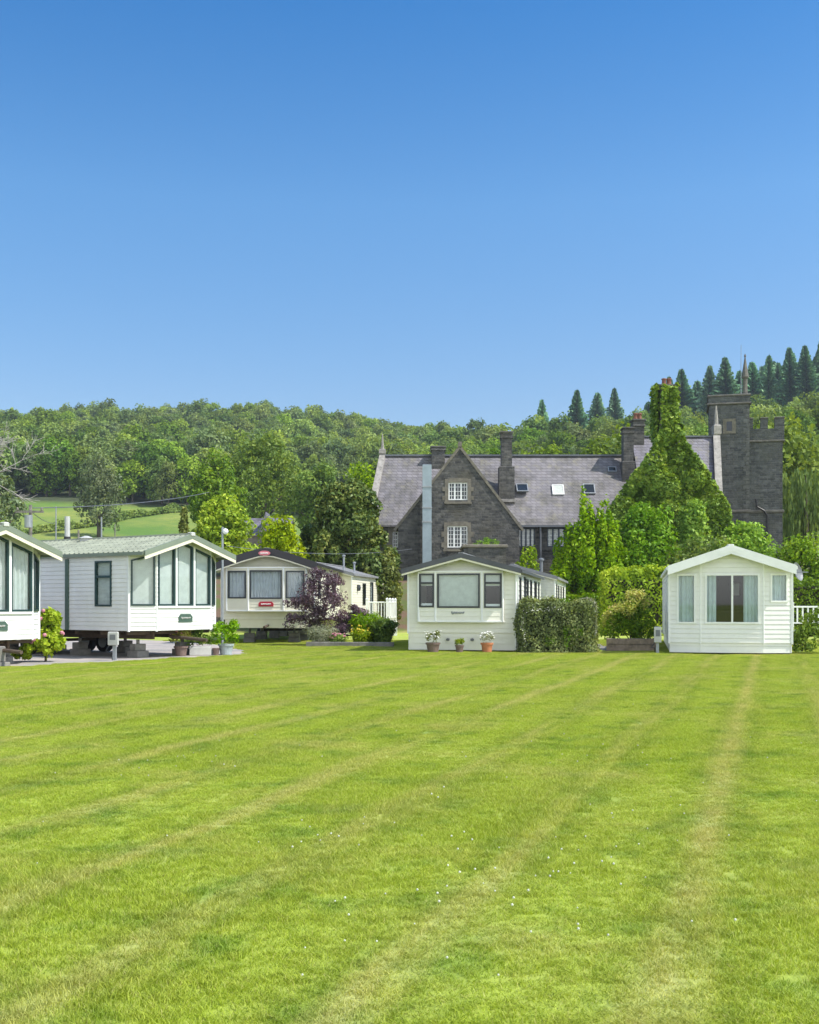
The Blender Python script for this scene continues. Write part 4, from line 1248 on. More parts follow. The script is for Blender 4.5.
# flat-roofed stone outhouse in front of the gable
oY = 60.5
ox0, ox1 = X(464, oY), X(506, oY); oz = Z(544.5, oY)
oh = empty('stone_outbuilding', ((ox0+ox1)/2, oY, 0)); tag(oh, 'small flat-topped stone outbuilding with weeds on top, behind the centre caravan roof', 'outbuilding')
W2 = (ox1-ox0)/2
mb = MB(); mb.box(-W2, W2, 0, 3.0, 0, oz-.18); mb.build('wall', M['stone'], oh)
mb = MB(); mb.box(-W2-.1, W2+.1, -.1, 3.1, oz-.178, oz, .04); mb.build('coping', M['dressed_stone'], oh)
mb = MB(); mb.box(W2-.01, W2+.02, .6, 1.0, oz-1.3, oz-.4); mb.build('slot', M['black_fascia'], oh)
rg_ = np.random.default_rng(3)
plant('weeds', 'pale green weeds growing on top of the flat-topped stone outbuilding', 'weeds', (X(487, oY), oY+.6, oz-.05), [((-.3, 0, .1), (.5, .4, .2)), ((.3, 0, .15), (.4, .4, .28)), ((.05, .1, .2), (.25, .3, .35))], 500, .16, LM['bright'], 3, asp=.25)
def panel_u(plan, i, x):
    (xa, ya), (xb, yb) = plan[i], plan[i+1]
    w = math.hypot(xb-xa, yb-ya)
    return (x-xa)/(xb-xa)*w

# ---- right-hand white caravan with bowed front and a glazed patio door
pl = [(-1.83, .18), (-.90, 0), (.97, 0), (1.83, .20)]
U = lambda i, a, b, z0, z1: rect(panel_u(pl, i, a), panel_u(pl, i, b), z0, z1)
patio = U(1, -.76, .86, .96, 2.50)
mid = panel_u(pl, 1, .05)
van_r = caravan('static_caravan', 'white caravan with thick white gable fascia and glazed patio window', at(730.5, 655, 33.85).xy.to_3d(), R(-12), 3.66, 11.0, .36, 2.68, 3.30, pl,
    M['white_siding'], M['white_paint'], M['white_paint'], M['white_paint'],
    [[dict(poly=U(0, -1.60, -1.03, .96, 2.50), cover='curtain', cm='blue_curtain', seed=1)],
     [dict(poly=patio, cover='curtain', cm='blue_curtain', mull=(mid,), spans=[(0, .20), (.72, 1)], seed=2)],
     [dict(poly=U(2, 1.17, 1.70, 1.62, 2.50), cover='curtain', cm='blue_curtain', seed=3)]],
    ov=.04, fo=.30, fh=.25, trim_h=0, skirt=True, front_board=.145, partition=3.2,
    side_l=[dict(r=(1.2, 2.2, 1.3, 2.4), cover='curtain'), dict(r=(5.0, 5.8, .5, 2.4), cover='blind'), dict(r=(8.0, 9.0, 1.3, 2.4), cover='curtain')])
mb = MB(); mb.box(-.5, .9, 2.2, 2.95, .45, .95, .06); mb.box(-.5, .9, 2.85, 3.05, .6, 1.35, .06); mb.box(-.62, -.42, 2.2, 3.0, .45, 1.15, .05)
mb.build('sofa', M['sofa'], van_r)
mb = MB(); mb.box(.28, .52, 3.16, 3.19, 1.85, 2.25); mb.build('picture', M['white_paint'], van_r)
mb = MB()
mb.extrude([(-.36, -.345, 3.20), (-.30, -.345, 3.10), (-.1, -.345, 3.165), (.1, -.345, 3.165), (.30, -.345, 3.10), (.36, -.345, 3.20), (0, -.345, 3.33)], (0, .02, 0))
mb.build('apex_plate', M['white_paint'], van_r)
dish = MB(); prof = [(.02, 0), (.14, .02), (.24, .06), (.30, .11), (.29, .115), (.23, .07), (.13, .03), (.01, .012)]
dish.lathe(prof, (0, 0, 0), 18)
dm = dish.build('satellite_dish', M['shade_grey'], van_r); dm.location = (2.02, 1.0, 2.55); dm.rotation_euler = (R(75), 0, R(60))
mb = MB(); mb.tube([(0, 0, -.05), (0, 0, .05), (0, -.1, .4)], .015, 6); mb.build('dish_arm', M['grey_metal'], dm)

# ---- centre caravan with the three-window bay
pl = [(-1.80, 0), (1.80, 0)]
bp = [(-1.46, -.001), (-1.42, -.22), (-.86, -.24), (.66, -.24), (1.32, -.08), (1.36, -.001)]
V = lambda i, a, b, z0, z1: rect(panel_u(bp, i, a), panel_u(bp, i, b), z0, z1)
van_c = caravan('static_caravan', 'pale caravan with dark-framed bay windows and three flower pots at its foot', at(462.5, 652, 35.9).xy.to_3d(), R(-10.5), 3.60, 11.0, .62, 2.66, 3.14, pl,
    M['mint_siding'], M['grey_roof'], M['dark_roof'], M['dark_frame'],
    [[dict(poly=rect(.40, 3.10, 1.2, 2.5), only_hole=True)]],
    ov=.12, fo=.42, fh=.13, trim_h=.06, skirt=True, board=.155, partition=3.4,
    bay=(bp, 1.0, 2.62, [[], [dict(poly=V(1, -1.40, -.90, 1.46, 2.56), cover='half_blind', cm='blind', transom=2.25)],
                        [dict(poly=V(2, -.80, .60, 1.44, 2.56), cover='blind', cm='blind')],
                        [dict(poly=V(3, .73, 1.29, 1.44, 2.56), cover='half_blind', cm='blind', transom=2.25)]]),
    side_r=[dict(r=(.5, 1.1, 1.35, 2.45)), dict(r=(2.4, 3.1, .7, 2.5), cover='blind'), dict(r=(3.5, 4.3, 1.35, 2.45)), dict(r=(5.2, 6.0, 1.35, 2.45)), dict(r=(7.4, 8.6, 1.35, 2.45)), dict(r=(9.6, 10.2, 1.35, 2.45))])
mb = MB()
for (xa, ya), (xb, yb) in zip(bp[1:-1], bp[2:-1]):
    pass
so = script(van_c, -.12, -.262, 1.28, .42, .12, M['grey_metal'], 5)
so.name = 'script_badge'
mb = MB()
for x in (-.48, .32): mb.lathe([(.02, 0), (.06, .02), (.06, .07), (.02, .09)], (x, -.03, .36), 10)
mb.build('vent_cap', M['shade_grey'], van_c)
mb = MB(); mb.tube([(1.74, -.03, .1), (1.74, -.03, 2.6)], .03, 6); mb.build('downpipe', M['white_paint'], van_c)

# ---- the caravan behind it, its side to the sun
pl = [(-1.8, 0), (1.8, 0)]
van_cb = caravan('static_caravan', 'cream grey-roofed caravan directly behind the one with three flower pots', (at(553, 600, 47.4).x-1.75, 47.4, 0), R(-10.5), 3.6, 10.5, .5, 2.70, 3.2, pl,
    M['pale_siding'], M['grey_roof'], M['grey_roof'], M['dark_frame'],
    [[dict(poly=rect(.5, 1.6, 1.4, 2.4), cover='curtain')]], ov=.1, fo=.12, fh=.12, trim_h=.05, skirt=True,
    side_r=[dict(r=(1.2, 1.9, .6, 2.45), cover='blind'), dict(r=(2.9, 3.8, 1.4, 2.4)), dict(r=(5.2, 6.0, 1.4, 2.4)), dict(r=(7.6, 8.6, 1.4, 2.4))])
mb = MB(); mb.tube([(1.2, .6, 2.85), (1.2, .6, 3.42)], .07, 8); mb.lathe([(.05, 0), (.12, .03), (.12, .1), (.03, .14)], (1.2, .6, 3.42), 10); mb.build('roof_vent', M['shade_grey'], van_cb)

# ---- cream caravan with the black curved fascia
pl = [(-1.83, 0), (1.83, 0)]
bp = [(-1.66, -.001), (-1.60, -.16), (-.72, -.34), (.66, -.34), (1.52, -.16), (1.58, -.001)]
V = lambda i, a, b, z0, z1: rect(panel_u(bp, i, a), panel_u(bp, i, b), z0, z1)
zE = 3.10
van_b = caravan('static_caravan', 'cream caravan with black arched gable fascia bearing a red oval badge', at(268, 641, 43.2).xy.to_3d(), R(-2), 3.66, 11.0, .95, 3.14, 3.66, pl,
    M['cream_siding'], M['grey_roof'], M['black_fascia'], M['dark_frame'],
    [[dict(poly=rect(.3, 3.2, 1.9, 2.8), only_hole=True)]],
    ov=.14, fo=.46, fh=.26, trim_h=.05, partition=3.0,
    fascia_seg=[(-1.99, 3.09), (-1.5, 3.26), (-.9, 3.46), (-.3, 3.63), (0, 3.66), (.3, 3.63), (.9, 3.46), (1.5, 3.26), (1.99, 3.09)],
    bay=(bp, 1.30, 2.98, [[], [dict(poly=V(1, -1.55, -.80, 1.78, 2.86), cover='curtain', cm='net', seed=4)],
                        [dict(poly=V(2, -.66, .60, 1.76, 2.88), cover='curtain', cm='net', seed=5)],
                        [dict(poly=V(3, .74, 1.46, 1.78, 2.86), cover='curtain', cm='net', seed=6)]]),
    side_r=[dict(r=(1.0, 1.9, 1.8, 2.8), cover='curtain', cm='net'), dict(r=(4.0, 5.0, 1.8, 2.8), cover='curtain'), dict(r=(7.0, 8.0, 1.8, 2.8))])
plaque(van_b, 0, -.85, 3.52, .46, .19, M['pink_sign'], M['white_paint'], 'oval', 3).location = (0, 0, 0)
plaque(van_b, -.02, -.36, 1.56, .58, .19, M['red_sign'], M['white_paint'], 'roof', 4)
mb = MB(); mb.box(-1.7, 1.6, .02, .06, .62, 1.28); mb.build('under_panel', M['cream_paint'], van_b)

# ---- the caravan behind that one, with a white decked porch
pl = [(-1.8, 0), (1.8, 0)]
van_bb = caravan('static_caravan', 'cream caravan with narrow side windows beside the white-railed deck', (at(352, 600, 53.4).x-1.78, 53.4, 0), R(-9), 3.6, 9.6, .75, 3.0, 3.5, pl,
    M['cream_siding'], M['grey_roof'], M['grey_roof'], M['dark_frame'],
    [[dict(poly=rect(.5, 1.6, 1.6, 2.6), cover='curtain')]], ov=.1, fo=.15, fh=.12, trim_h=.05, skirt=True,
    side_r=[dict(r=(2.6, 3.4, 1.5, 2.6)), dict(r=(4.6, 5.4, .85, 2.7), cover='blind'), dict(r=(7.6, 8.2, 1.5, 2.6))])
for y, q in ((.5, .8), (3.0, .55)):
    mb = MB(); mb.tube([(1.3, y, 3.05), (1.3, y, 3.05+q)], .05, 8); mb.lathe([(.04, 0), (.09, .03), (.09, .08), (.02, .11)], (1.3, y, 3.05+q), 8); mb.build('roof_vent', M['grey_metal'], van_bb)
mb = MB(); mb.lathe([(.03, -.16), (.10, -.14), (.13, 0), (.10, .14), (.03, .16)], (0, 0, 0), 10); o = mb.build('porch_lamp', M['dark_frame'], van_bb); o.location = (1.86, 1.3, 2.35)

# ---- two green-roofed caravans turned towards the lawn
def prow_at(px, Y, lx, ly, a):
    x, y = (px-CX)/F*Y, Y
    return (x-(lx*math.cos(a)-ly*math.sin(a)), y-(lx*math.sin(a)+ly*math.cos(a)), 0)
def prow(name, label, loc, rz, W, L, zf, ze, zr, a, dep, sidel, cur, plaq, pitch_seed):
    h = W/2
    pl = [(-h, dep), (-a, 0), (a, 0), (h, dep)]
    sl = (zr-ze)/h
    top = lambda x: zr - sl*abs(x) - .20
    def tz(i, x0, x1, zb):
        u = lambda x: panel_u(pl, i, x)
        if x0 < 0 < x1: return [(u(x0), zb), (u(x1), zb), (u(x1), top(x1)), (u(0), top(0)), (u(x0), top(x0))]
        return [(u(x0), zb), (u(x1), zb), (u(x1), top(x1)), (u(x0), top(x0))]
    w3 = a/3
    g = .03
    zb = zf + .72
    mk = lambda i, x0, x1, s: dict(poly=tz(i, x0, x1, zb), cover=cur, cm='curtain' if cur == 'curtain' else 'blind', seed=s, fw=.052)
    pans = [[mk(0, -h+.05, -a-.04, 1)],
            [mk(1, -a+g, -w3-g, 2), mk(1, -w3+g, w3-g, 3), mk(1, w3+g, a-g, 4)],
            [mk(2, a+.04, h-.05, 5)]]
    v = caravan(name, label, loc, rz, W, L, zf, ze, zr, pl, M['white_siding'], M['green_roof'], M['green_trim'], M['dark_teal'], pans,
                ov=.09, fo=.30, fh=.12, trim='cream_paint', trim_h=.10, ribs=True, side_l=sidel, partition=3.2)
    for x in (-w3, w3):
        pm = MB(); pm.box(x-.035, x+.035, -.05, .0, zb-.02, top(x)+.04); pm.build('window_post', M['white_paint'], v)
    for x0, x1 in ((-a, a),):
        pm = MB(); pm.box(x0+.02, x1-.02, -.045, 0, zb-.06, zb-.005); pm.build('window_sill', M['white_paint'], v)
    plaque(v, .02, -.01, zf+.36, .56, .24, M['strip_green'], M['plastic_grey'], 'roof', plaq)
    return v

van_2 = prow('static_caravan', 'white green-roofed caravan with blinds drawn in its prow, behind the meter box', prow_at(128.5, 31.3, -1.75, .46, R(56.5)), R(56.5), 3.50, 10.4, .80, 3.02, 3.56, 1.10, .46,
             [dict(r=(1.15, 1.85, 1.5, 2.82), cover='blind', cm='blind', transom=2.36)], 'blind', 7, 0)
mb = MB(); mb.box(-1.80, -1.755, 3.0, 3.14, .8, 2.9); mb.build('corner_strip', M['strip_green'], van_2)
mb = MB(); mb.tube([(.3, 5.6, 3.4), (.3, 5.6, 4.42)], [.085, .085], 10); f = mb.build('flue', M['plastic_grey'], van_2)
mb = MB(); mb.lathe([(.22, 0), (.15, .12), (.10, .34)], (.3, 5.6, 3.42), 12); mb.build('flue_base', M['rubber'], f)
mb = MB(); mb.lathe([(.2, 0), (.2, .1), (.26, .12), (.05, .2)], (-.1, 4.2, 3.52), 14); mb.build('roof_vent', M['plastic_grey'], van_2)
mb = MB(); mb.box(-.08, .08, -.36, -.2, 3.56, 3.68, .02); mb.build('ridge_cap', M['plastic_grey'], van_2)

r1 = R(59)
van_1 = prow('static_caravan', 'white green-roofed caravan with prow curtains, cut off by the left edge of the photo', prow_at(38.5, 29.3, 1.68, .46, r1), r1, 3.36, 10.4, .66, 2.90, 3.5, 1.10, .46,
             [dict(r=(1.3, 2.0, 1.4, 2.6), cover='curtain')], 'curtain', 9, 1)
mb = MB(); mb.box(-.08, .08, -.36, -.2, 3.50, 3.62, .02); mb.build('ridge_cap', M['plastic_grey'], van_1)
mb = MB(); mb.box(-.35, .15, -.30, .15, 0, .12, .01); mb.box(-.25, .05, -.25, .05, .124, .52, .02); mb.build('step', M['concrete'], van_1)
# ------------------------------------------------------------------ shrubs and trees near the caravans
_rl = rand_lobes
def big_round(w, h, seed, n=9, base=.25, d=None, shape='round'):
    L = []
    for i in range(16):
        t = (i+.5)/16; k = math.sqrt(max(0, 1-(1.9*max(0, t-.42))**2)); a = i*2.4
        rr = .2+.05*math.sin(i*5.1)
        L.append(((w*(.5*k-rr*.8)*math.cos(a), (d or w)*(.5*k-rr*.8)*math.sin(a), h*(.06+.80*t)), (w*rr, (d or w)*rr, h*.17)))
    L += [((0, 0, h*.45), (w*.34, w*.3, h*.42)), ((-.05*w, 0, h*.86), (w*.2, w*.2, h*.13)), ((.12*w, 0, h*.8), (w*.2, w*.2, h*.13))]
    return L
rand_lobes = big_round
shrub('evergreen_tree', 'big dense dark evergreen tree behind the cream caravan roofs, left of the manor gable', 'tree', 298, 396, 479, 61.5, 'dark', 21, 34000, .25, 'dome', .0, 18, trunk=(5.5, .3), sub=10, inner=.12, dep=5.5)
rand_lobes = _rl
shrub('shrub', 'olive-yellow shrub tucked between the dark evergreen and the manor wall', 'shrub', 372, 404, 556, 60.2, 'olive', 22, 3200, .2, 'dome', .0, 8, trunk=(1.5, .08))
shrub('tree', 'bright yellow-green rounded tree left of the dark evergreen, above the black-fascia caravan', 'tree', 248, 312, 520, 60, 'lime', 23, 9000, .22, 'dome', .0, 11, trunk=(3, .16))
shrub('tree', 'bright lime-green tree rising behind the lamp pole', 'tree', 190, 258, 498, 70, 'lime', 24, 10000, .25, 'dome', .0, 12, trunk=(4, .2))
shrub('conifer_shrub', 'small golden-tipped conifer at the field edge behind the green ribbed roof', 'shrub', 176, 192, 508, 75, 'olive', 25, 1200, .22, 'cone', .0, 8, trunk=(2, .1))
shrub('tree', 'tall olive-green tree beyond the field hedge, left of the slate-roofed house', 'tree', 185, 248, 461, 112, 'mid', 26, 12000, .36, 'round', .08, 12, trunk=(7, .4))
shrub('tree', 'broad olive-green tree with an uneven top, above the small slate roof', 'tree', 222, 306, 442, 140, 'mid', 27, 13000, .42, 'round', .1, 14, trunk=(9, .5))
shrub('tree', 'rounded mid-green tree behind the top of the dark evergreen', 'tree', 290, 350, 470, 135, 'bright', 28, 11000, .42, 'round', .1, 12, trunk=(9, .5))
shrub('tree', 'light olive tree filling the gap left of the manor roof end', 'tree', 332, 394, 470, 120, 'bright', 29, 9000, .38, 'round', .1, 10, trunk=(8, .4))
shrub('tree', 'grey-green round tree standing alone on the field hedge', 'tree', 76, 122, 463, 205, 'greyg', 30, 5200, .55, 'round', .0, 10, trunk=(5, .4))
shrub('tree', 'mid-green tree at the left edge, beside the wooden utility pole', 'tree', -22, 24, 478, 120, 'greyg', 31, 4200, .42, 'round', .06, 9, trunk=(6, .3))
shrub('shrub', 'bright yellow-green bush peeping over the roof at the left edge', 'shrub', -28, 9, 498, 62, 'lime', 32, 1600, .22, 'dome', .0, 7, trunk=(2, .1))
shrub('shrub', 'small yellow shrub under the blue-framed windows of the manor', 'shrub', 507, 548, 551, 58.6, 'lime', 33, 2600, .17, 'dome', .0, 8)
plant('tree', 'tall bright green bay tree with upright plumes in front of the manor windows', 'tree', foot(585, 59.5),
      [((dx, dy, h*.56), (r*1.3, r*1.1, h*.56)) for dx, dy, h, r in ((-1.6, 0, 3.2, .55), (-1.15, .1, 4.6, .55), (-.6, -.1, 5.5, .55), (0, 0, 6.75, .5), (.5, .2, 5.8, .5), (1.1, 0, 6.3, .5), (1.6, -.1, 5.4, .5), (2.0, 0, 4.2, .5), (.2, -.5, 4.2, .7), (1.1, -.4, 4.3, .65), (-.8, -.4, 3.6, .65))],
      17000, .22, LM['bright'], 34, trunk=(3.5, .12), subr=.3, sub=12, inner=.2)
shrub('tree', 'spreading mid-green tree below the ivy gable', 'tree', 600, 692, 514, 61.2, 'bright', 35, 15000, .22, 'dome', .02, 14, trunk=(3.5, .16))
shrub('shrub', 'upright mid-green shrub at the foot of the ivy gable', 'shrub', 668, 722, 502, 63.2, 'bright', 36, 6000, .22, 'cone', .02, 10, trunk=(3, .1))
shrub('shrub', 'light green shrub in front of the tower base', 'shrub', 700, 782, 525, 62, 'bright', 37, 11000, .22, 'dome', .02, 11, trunk=(2, .1))
shrub('shrub', 'pale green bushy shrub right of the white gable, below the turret', 'shrub', 756, 842, 538, 60, 'bright', 38, 11000, .22, 'dome', .02, 11, trunk=(2, .1))
shrub('shrub', 'dark laurel bush directly behind the ridge of the right caravan', 'shrub', 640, 760, 545, 59.4, 'mid', 39, 6500, .22, 'dome', .02, 12, trunk=(2, .1), dep=3)
# clipped hedges: rounded blocks of leaves
def hedge(name, label, loc, rz, L, D, H, n, size, mat, seed, wob=.18, dome=0.0, cat='hedge', bare=.0, base_in=0):
    rg = np.random.default_rng(seed)
    a = np.array([L*H, L*H*.4, D*H, D*H, L*D]); k = rg.choice(5, n, p=a/a.sum())
    u = rg.random(n); v = rg.random(n)
    P = np.zeros((n, 3)); Nn = np.zeros((n, 3))
    for i in range(5):
        m = k == i
        if i == 0: P[m] = np.c_[(u[m]-.5)*L, np.full(m.sum(), -D/2), v[m]*H]; Nn[m] = (0, -1, 0)
        if i == 1: P[m] = np.c_[(u[m]-.5)*L, np.full(m.sum(), D/2), v[m]*H]; Nn[m] = (0, 1, 0)
        if i == 2: P[m] = np.c_[np.full(m.sum(), L/2), (u[m]-.5)*D, v[m]*H]; Nn[m] = (1, 0, 0)
        if i == 3: P[m] = np.c_[np.full(m.sum(), -L/2), (u[m]-.5)*D, v[m]*H]; Nn[m] = (-1, 0, 0)
        if i == 4: P[m] = np.c_[(u[m]-.5)*L, (v[m]-.5)*D, np.full(m.sum(), H)]; Nn[m] = (0, 0, 1)
    # round the upper edges
    c = np.c_[np.clip(P[:, 0], -L/2+.25, L/2-.25), np.clip(P[:, 1], -D/2+.25, D/2-.25), np.minimum(P[:, 2], H-.25)]
    dl = P-c; ln = np.linalg.norm(dl, axis=1)[:, None]; far_ = ln[:, 0] > .25
    P[far_] = (c+dl/np.maximum(ln, 1e-6)*.25)[far_]
    Nn = Nn + dl*2
    w1 = np.sin(P[:, 0]*3.1+seed)*np.sin(P[:, 2]*3.7+1)+.7*np.sin(P[:, 0]*7.3+P[:, 2]*5.1)+.5*np.sin(P[:, 1]*6+P[:, 0]*11)
    Nn /= np.linalg.norm(Nn, axis=1)[:, None]
    P = P + Nn*(wob*.35*w1 + rg.normal(0, wob*.3, n) - .05)[:, None]
    if dome: P[:, 2] *= 1+dome*np.sin((P[:, 0]/L+.5)*math.pi) + .03*np.sin(P[:, 0]*2.2+seed)
    P[:, 2] = np.maximum(P[:, 2], .03)
    Nn += np.c_[np.cos(P[:, 0]*9)*.4, np.zeros(n), np.sin(P[:, 2]*8)*.4]
    V, Fq = leaves(P, Nn, size, seed, .6, .65, .2)
    root = empty(name, loc, rz); tag(root, label, cat)
    link_mesh('foliage', mesh_np('foliage', V, Fq, None), LM[mat], root)
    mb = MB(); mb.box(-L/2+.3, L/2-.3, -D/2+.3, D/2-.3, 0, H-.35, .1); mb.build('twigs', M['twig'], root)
    for i in range(5):
        sm = MB(); x = -L/2+.3+(L-.6)*i/4; sm.tube([(x, 0, -.1), (x+.05, .05, H*.5)], [.05, .03], 6)
        sm.build('stem', M['bark'], root)
    return root
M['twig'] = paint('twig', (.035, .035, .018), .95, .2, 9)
fh = hedge('hedge', 'dark mottled clipped hedge at the lawn edge, right of the centre caravan', (X(558.5, 34.9), 35.4, 0), R(-4), 2.55, 1.1, 1.68, 16000, .075, 'mottle', 41, .16)
P_, N_ = crown_pts([((.35, -.5, .45), (.22, .14, .5)), ((.62, -.5, .75), (.2, .14, .35)), ((-.2, -.52, .3), (.25, .12, .3)), ((.2, -.1, 1.62), (.5, .3, .1))], 700, 54)
V_, F_ = leaves(P_, N_, .085, 55, .4); link_mesh('green_shoots', mesh_np('green_shoots', V_, F_, None), LM['bright'], fh)
P_, N_ = crown_pts([((1.18, -.35, 1.2), (.12, .22, .45)), ((1.2, -.3, .5), (.1, .22, .5)), ((.95, -.2, 1.66), (.3, .3, .1))], 600, 56)
V_, F_ = leaves(P_, N_, .07, 57, .5); link_mesh('variegated_shoots', mesh_np('variegated_shoots', V_, F_, None), LM['silver'], fh)
hedge('hedge', 'tall smooth bright green clipped hedge on the bank behind the pink-topped shrub', (X(612, 57.5), 58.4, 0), R(-4), 5.6, 1.6, 2.05, 9000, .13, 'bright', 42, .16)
hedge('hedge', 'bright yellow-green laurel hedge with a rounded top, left of the right caravan', (X(642, 53.5), 54.5, 0), R(-2), 3.6, 1.6, 3.1, 5200, .16, 'lime', 43, .22, .1)
hedge('hedge', 'green clipped hedge behind the white railing at the right edge', (X(812, 52), 52.6, 0), R(-2), 3.4, 1.2, 2.75, 6000, .12, 'bright', 44, .16)
# round shrub with pinkish new leaves over a sleeper edge
b = (X(632, 37.6), 37.9, 0)
o = plant('shrub', 'rounded green shrub with pinkish-yellow new growth on top, in the timber-edged bed', 'shrub', b, rand_lobes(1.85, 1.7, 51, 9, 0, 1.3, 'dome'), 6500, .095, LM['bright'], 51, trunk=(.6, .04))
P_, N_ = crown_pts([((.12, -.1, 1.45), (.62, .55, .55)), ((-.4, -.1, 1.2), (.45, .45, .40)), ((.2, 0, 1.75), (.42, .4, .32)), ((-.75, 0, .95), (.25, .3, .35))], 3000, 52)
V_, F_ = leaves(P_, N_, .085, 53, .5); link_mesh('new_growth', mesh_np('new_growth', V_, F_, None), LM['pinky'], o)
def sleeper(name, label, p0, p1, h, d, mat, cat='edging', n=1):
    a = Vector(p0); b_ = Vector(p1); r_ = empty(name, a.lerp(b_, .5), math.atan2(b_.y-a.y, b_.x-a.x)); tag(r_, label, cat)
    L = (b_-a).length
    for k in range(n):
        for j in range(2 if h > .25 else 1):
            mb = MB(); hh = h/(2 if h > .25 else 1)
            mb.box(-L/2+L*k/n+.004, -L/2+L*(k+1)/n-.004, -d/2-.004*j, d/2, hh*j+.002*j, hh*(j+1)-.004, .012); mb.build('board', M[mat], r_)
    return r_
sleeper('timber_edging', 'weathered timber sleeper wall holding the bed of the pink-topped shrub', (X(607.5, 36.7), 36.9, 0), (X(656.5, 36.7), 36.5, 0), .42, .16, 'timber', n=1)
sleeper('stone_edging', 'low pale stone kerb along the flower bed under the purple-leaved tree', (X(306, 39.9), 40.0, 0), (X(394, 39.9), 39.7, 0), .19, .14, 'concrete', n=5)
# purple tree and its bed
lb = [((0, 0, 1.7), (.75, .6, .62)), ((-.45, 0, 1.25), (.55, .5, .5)), ((.45, .1, 1.35), (.6, .55, .6)), ((.15, 0, 2.25), (.55, .5, .42)), ((.5, 0, 2.05), (.42, .4, .38)), ((-.7, -.1, .85), (.42, .4, .3)), ((.75, 0, .75), (.5, .4, .45)), ((-.1, .1, .9), (.6, .45, .4)), ((-.85, 0, 1.5), (.28, .25, .2)), ((-.1, 0, 2.55), (.28, .25, .2))]
plant('purple_leaved_tree', 'small purple-leaved tree on slender stems in the flower bed', 'tree', (X(318, 41.0), 41.0, 0), [((c[0]*1.18, c[1]*1.1, c[2]*1.06), tuple(q*1.12 for q in r_)) for c, r_ in lb], 7000, .11, LM['purple'], 61, trunk=(1.6, .045, -.1, 8), asp=.4, inner=.3, jit=1.1)
plant('shrub', 'low purple-leaved shrub right of the purple tree, before the white-railed deck', 'shrub', (X(354, 41.0), 41.3, 0), [((-.3, 0, .75), (.5, .4, .5)), ((.3, 0, .9), (.55, .4, .45)), ((.75, 0, .55), (.4, .35, .4)), ((0, 0, 1.25), (.35, .3, .3))], 5500, .095, LM['purple'], 62, asp=.4, inner=.3, jit=1.1)
def herb(name, label, px, Y, w, h, n, mat, seed, flower=None, fl_n=0, asp=.16, size=.2, cat='plant', z0=0.0):
    """a clump of narrow upright leaves; optional flower heads as a part"""
    rg = np.random.default_rng(seed)
    root = empty(name, (X(px, Y), Y, z0)); tag(root, label, cat)
    a = rg.random(n)*2*np.pi; r0 = rg.random(n)**.5*w*.22; sp = rg.random(n)**.7
    t = rg.random(n)
    rr = r0+sp*w*.32*t; zz = h*(.1+.85*t*(1-.3*sp))
    P = np.c_[rr*np.cos(a), rr*np.sin(a)*.8, zz]
    Nn = np.c_[np.cos(a), np.sin(a), np.full(n, .5)]
    V, Fq = leaves(P, Nn, size, seed, asp, .7, .1)
    link_mesh('leaves', mesh_np('leaves', V, Fq, None), LM[mat], root)
    sm = MB()
    for k in range(9): sm.tube([(rg.normal(0, w*.08), rg.normal(0, w*.08), -.03), (w*.22*math.cos(k*.7), w*.2*math.sin(k*.7), h*.75)], [.012, .006], 5)
    sm.build('stem', M['green_stem'], root)
    if flower:
        fm = MB()
        for k in range(fl_n):
            aa = rg.random()*6.28; q = rg.random()**.5*w*.42; z = h*(.6+.45*rg.random()); r = .028+.025*rg.random()
            fm.lathe([(r*.4, -r*.7), (r, -.1*r), (r*.8, r*.5), (r*.2, r*.8)], (q*math.cos(aa), q*math.sin(aa)*.8, z), 7)
        fm.build('flowers', M[flower], root)
    return root
M['green_stem'] = paint('green_stem', (.10, .15, .04), .7, .1)
for k, c in dict(fl_yellow=(.62, .48, .03), fl_pink=(.55, .22, .28), fl_white=(.72, .71, .66), fl_red=(.50, .10, .10), fl_mauve=(.35, .20, .42)).items(): M[k] = paint(k, c, .7, .12, 20)
herb('lavender_bush', 'grey-green lavender bush at the left end of the stone-kerbed bed', 321, 40.5, 1.35, .85, 2200, 'silver', 71, None, asp=.12, size=.16)
herb('flowering_plant', 'clump of pink flowers in the middle of the stone-kerbed bed', 338, 40.4, .85, .48, 700, 'mid', 72, 'fl_pink', 26, asp=.3, size=.12)
herb('flowering_plant', 'clump of yellow flowers in the stone-kerbed bed', 361, 40.4, 1.0, .75, 1200, 'lime', 73, 'fl_yellow', 40, asp=.25, size=.13)
herb('leafy_plant', 'tall strappy green plant behind the yellow flowers', 368, 40.9, 1.5, 1.35, 2000, 'bright', 74, None, asp=.12, size=.32)
herb('leafy_plant', 'dark green leafy clump at the right end of the stone-kerbed bed', 383, 40.5, 1.2, 1.15, 2200, 'mid', 75, None, asp=.3, size=.18)
# hydrangea by the left caravan
o = plant('hydrangea', 'fresh green hydrangea with a few pink heads, between the two green-roofed caravans', 'shrub', (X(42, 29.6), 29.9, 0), [((0, 0, .55), (.42, .4, .5)), ((.12, 0, 1.0), (.34, .32, .36)), ((-.3, -.1, .35), (.34, .3, .3)), ((.25, 0, .4), (.25, .3, .35)), ((-.62, -.1, .22), (.22, .22, .2)), ((.1, 0, 1.22), (.2, .2, .2))], 2600, .13, LM['lime'], 81, asp=.75, trunk=(.8, .03))
fm = MB(); rg = np.random.default_rng(8)
for k in range(8):
    aa = rg.uniform(-2.8, .6); z = rg.uniform(.35, 1.4); q = .42*math.sin(min(1, (1.55-z)/.9)*1.5)+.04; fm.lathe([(.02, -.05), (.05, -.02), (.055, .02), (.03, .05)], (q*math.cos(aa), q*math.sin(aa), z), 8)
fm.build('flower_heads', M['fl_pink'], o)
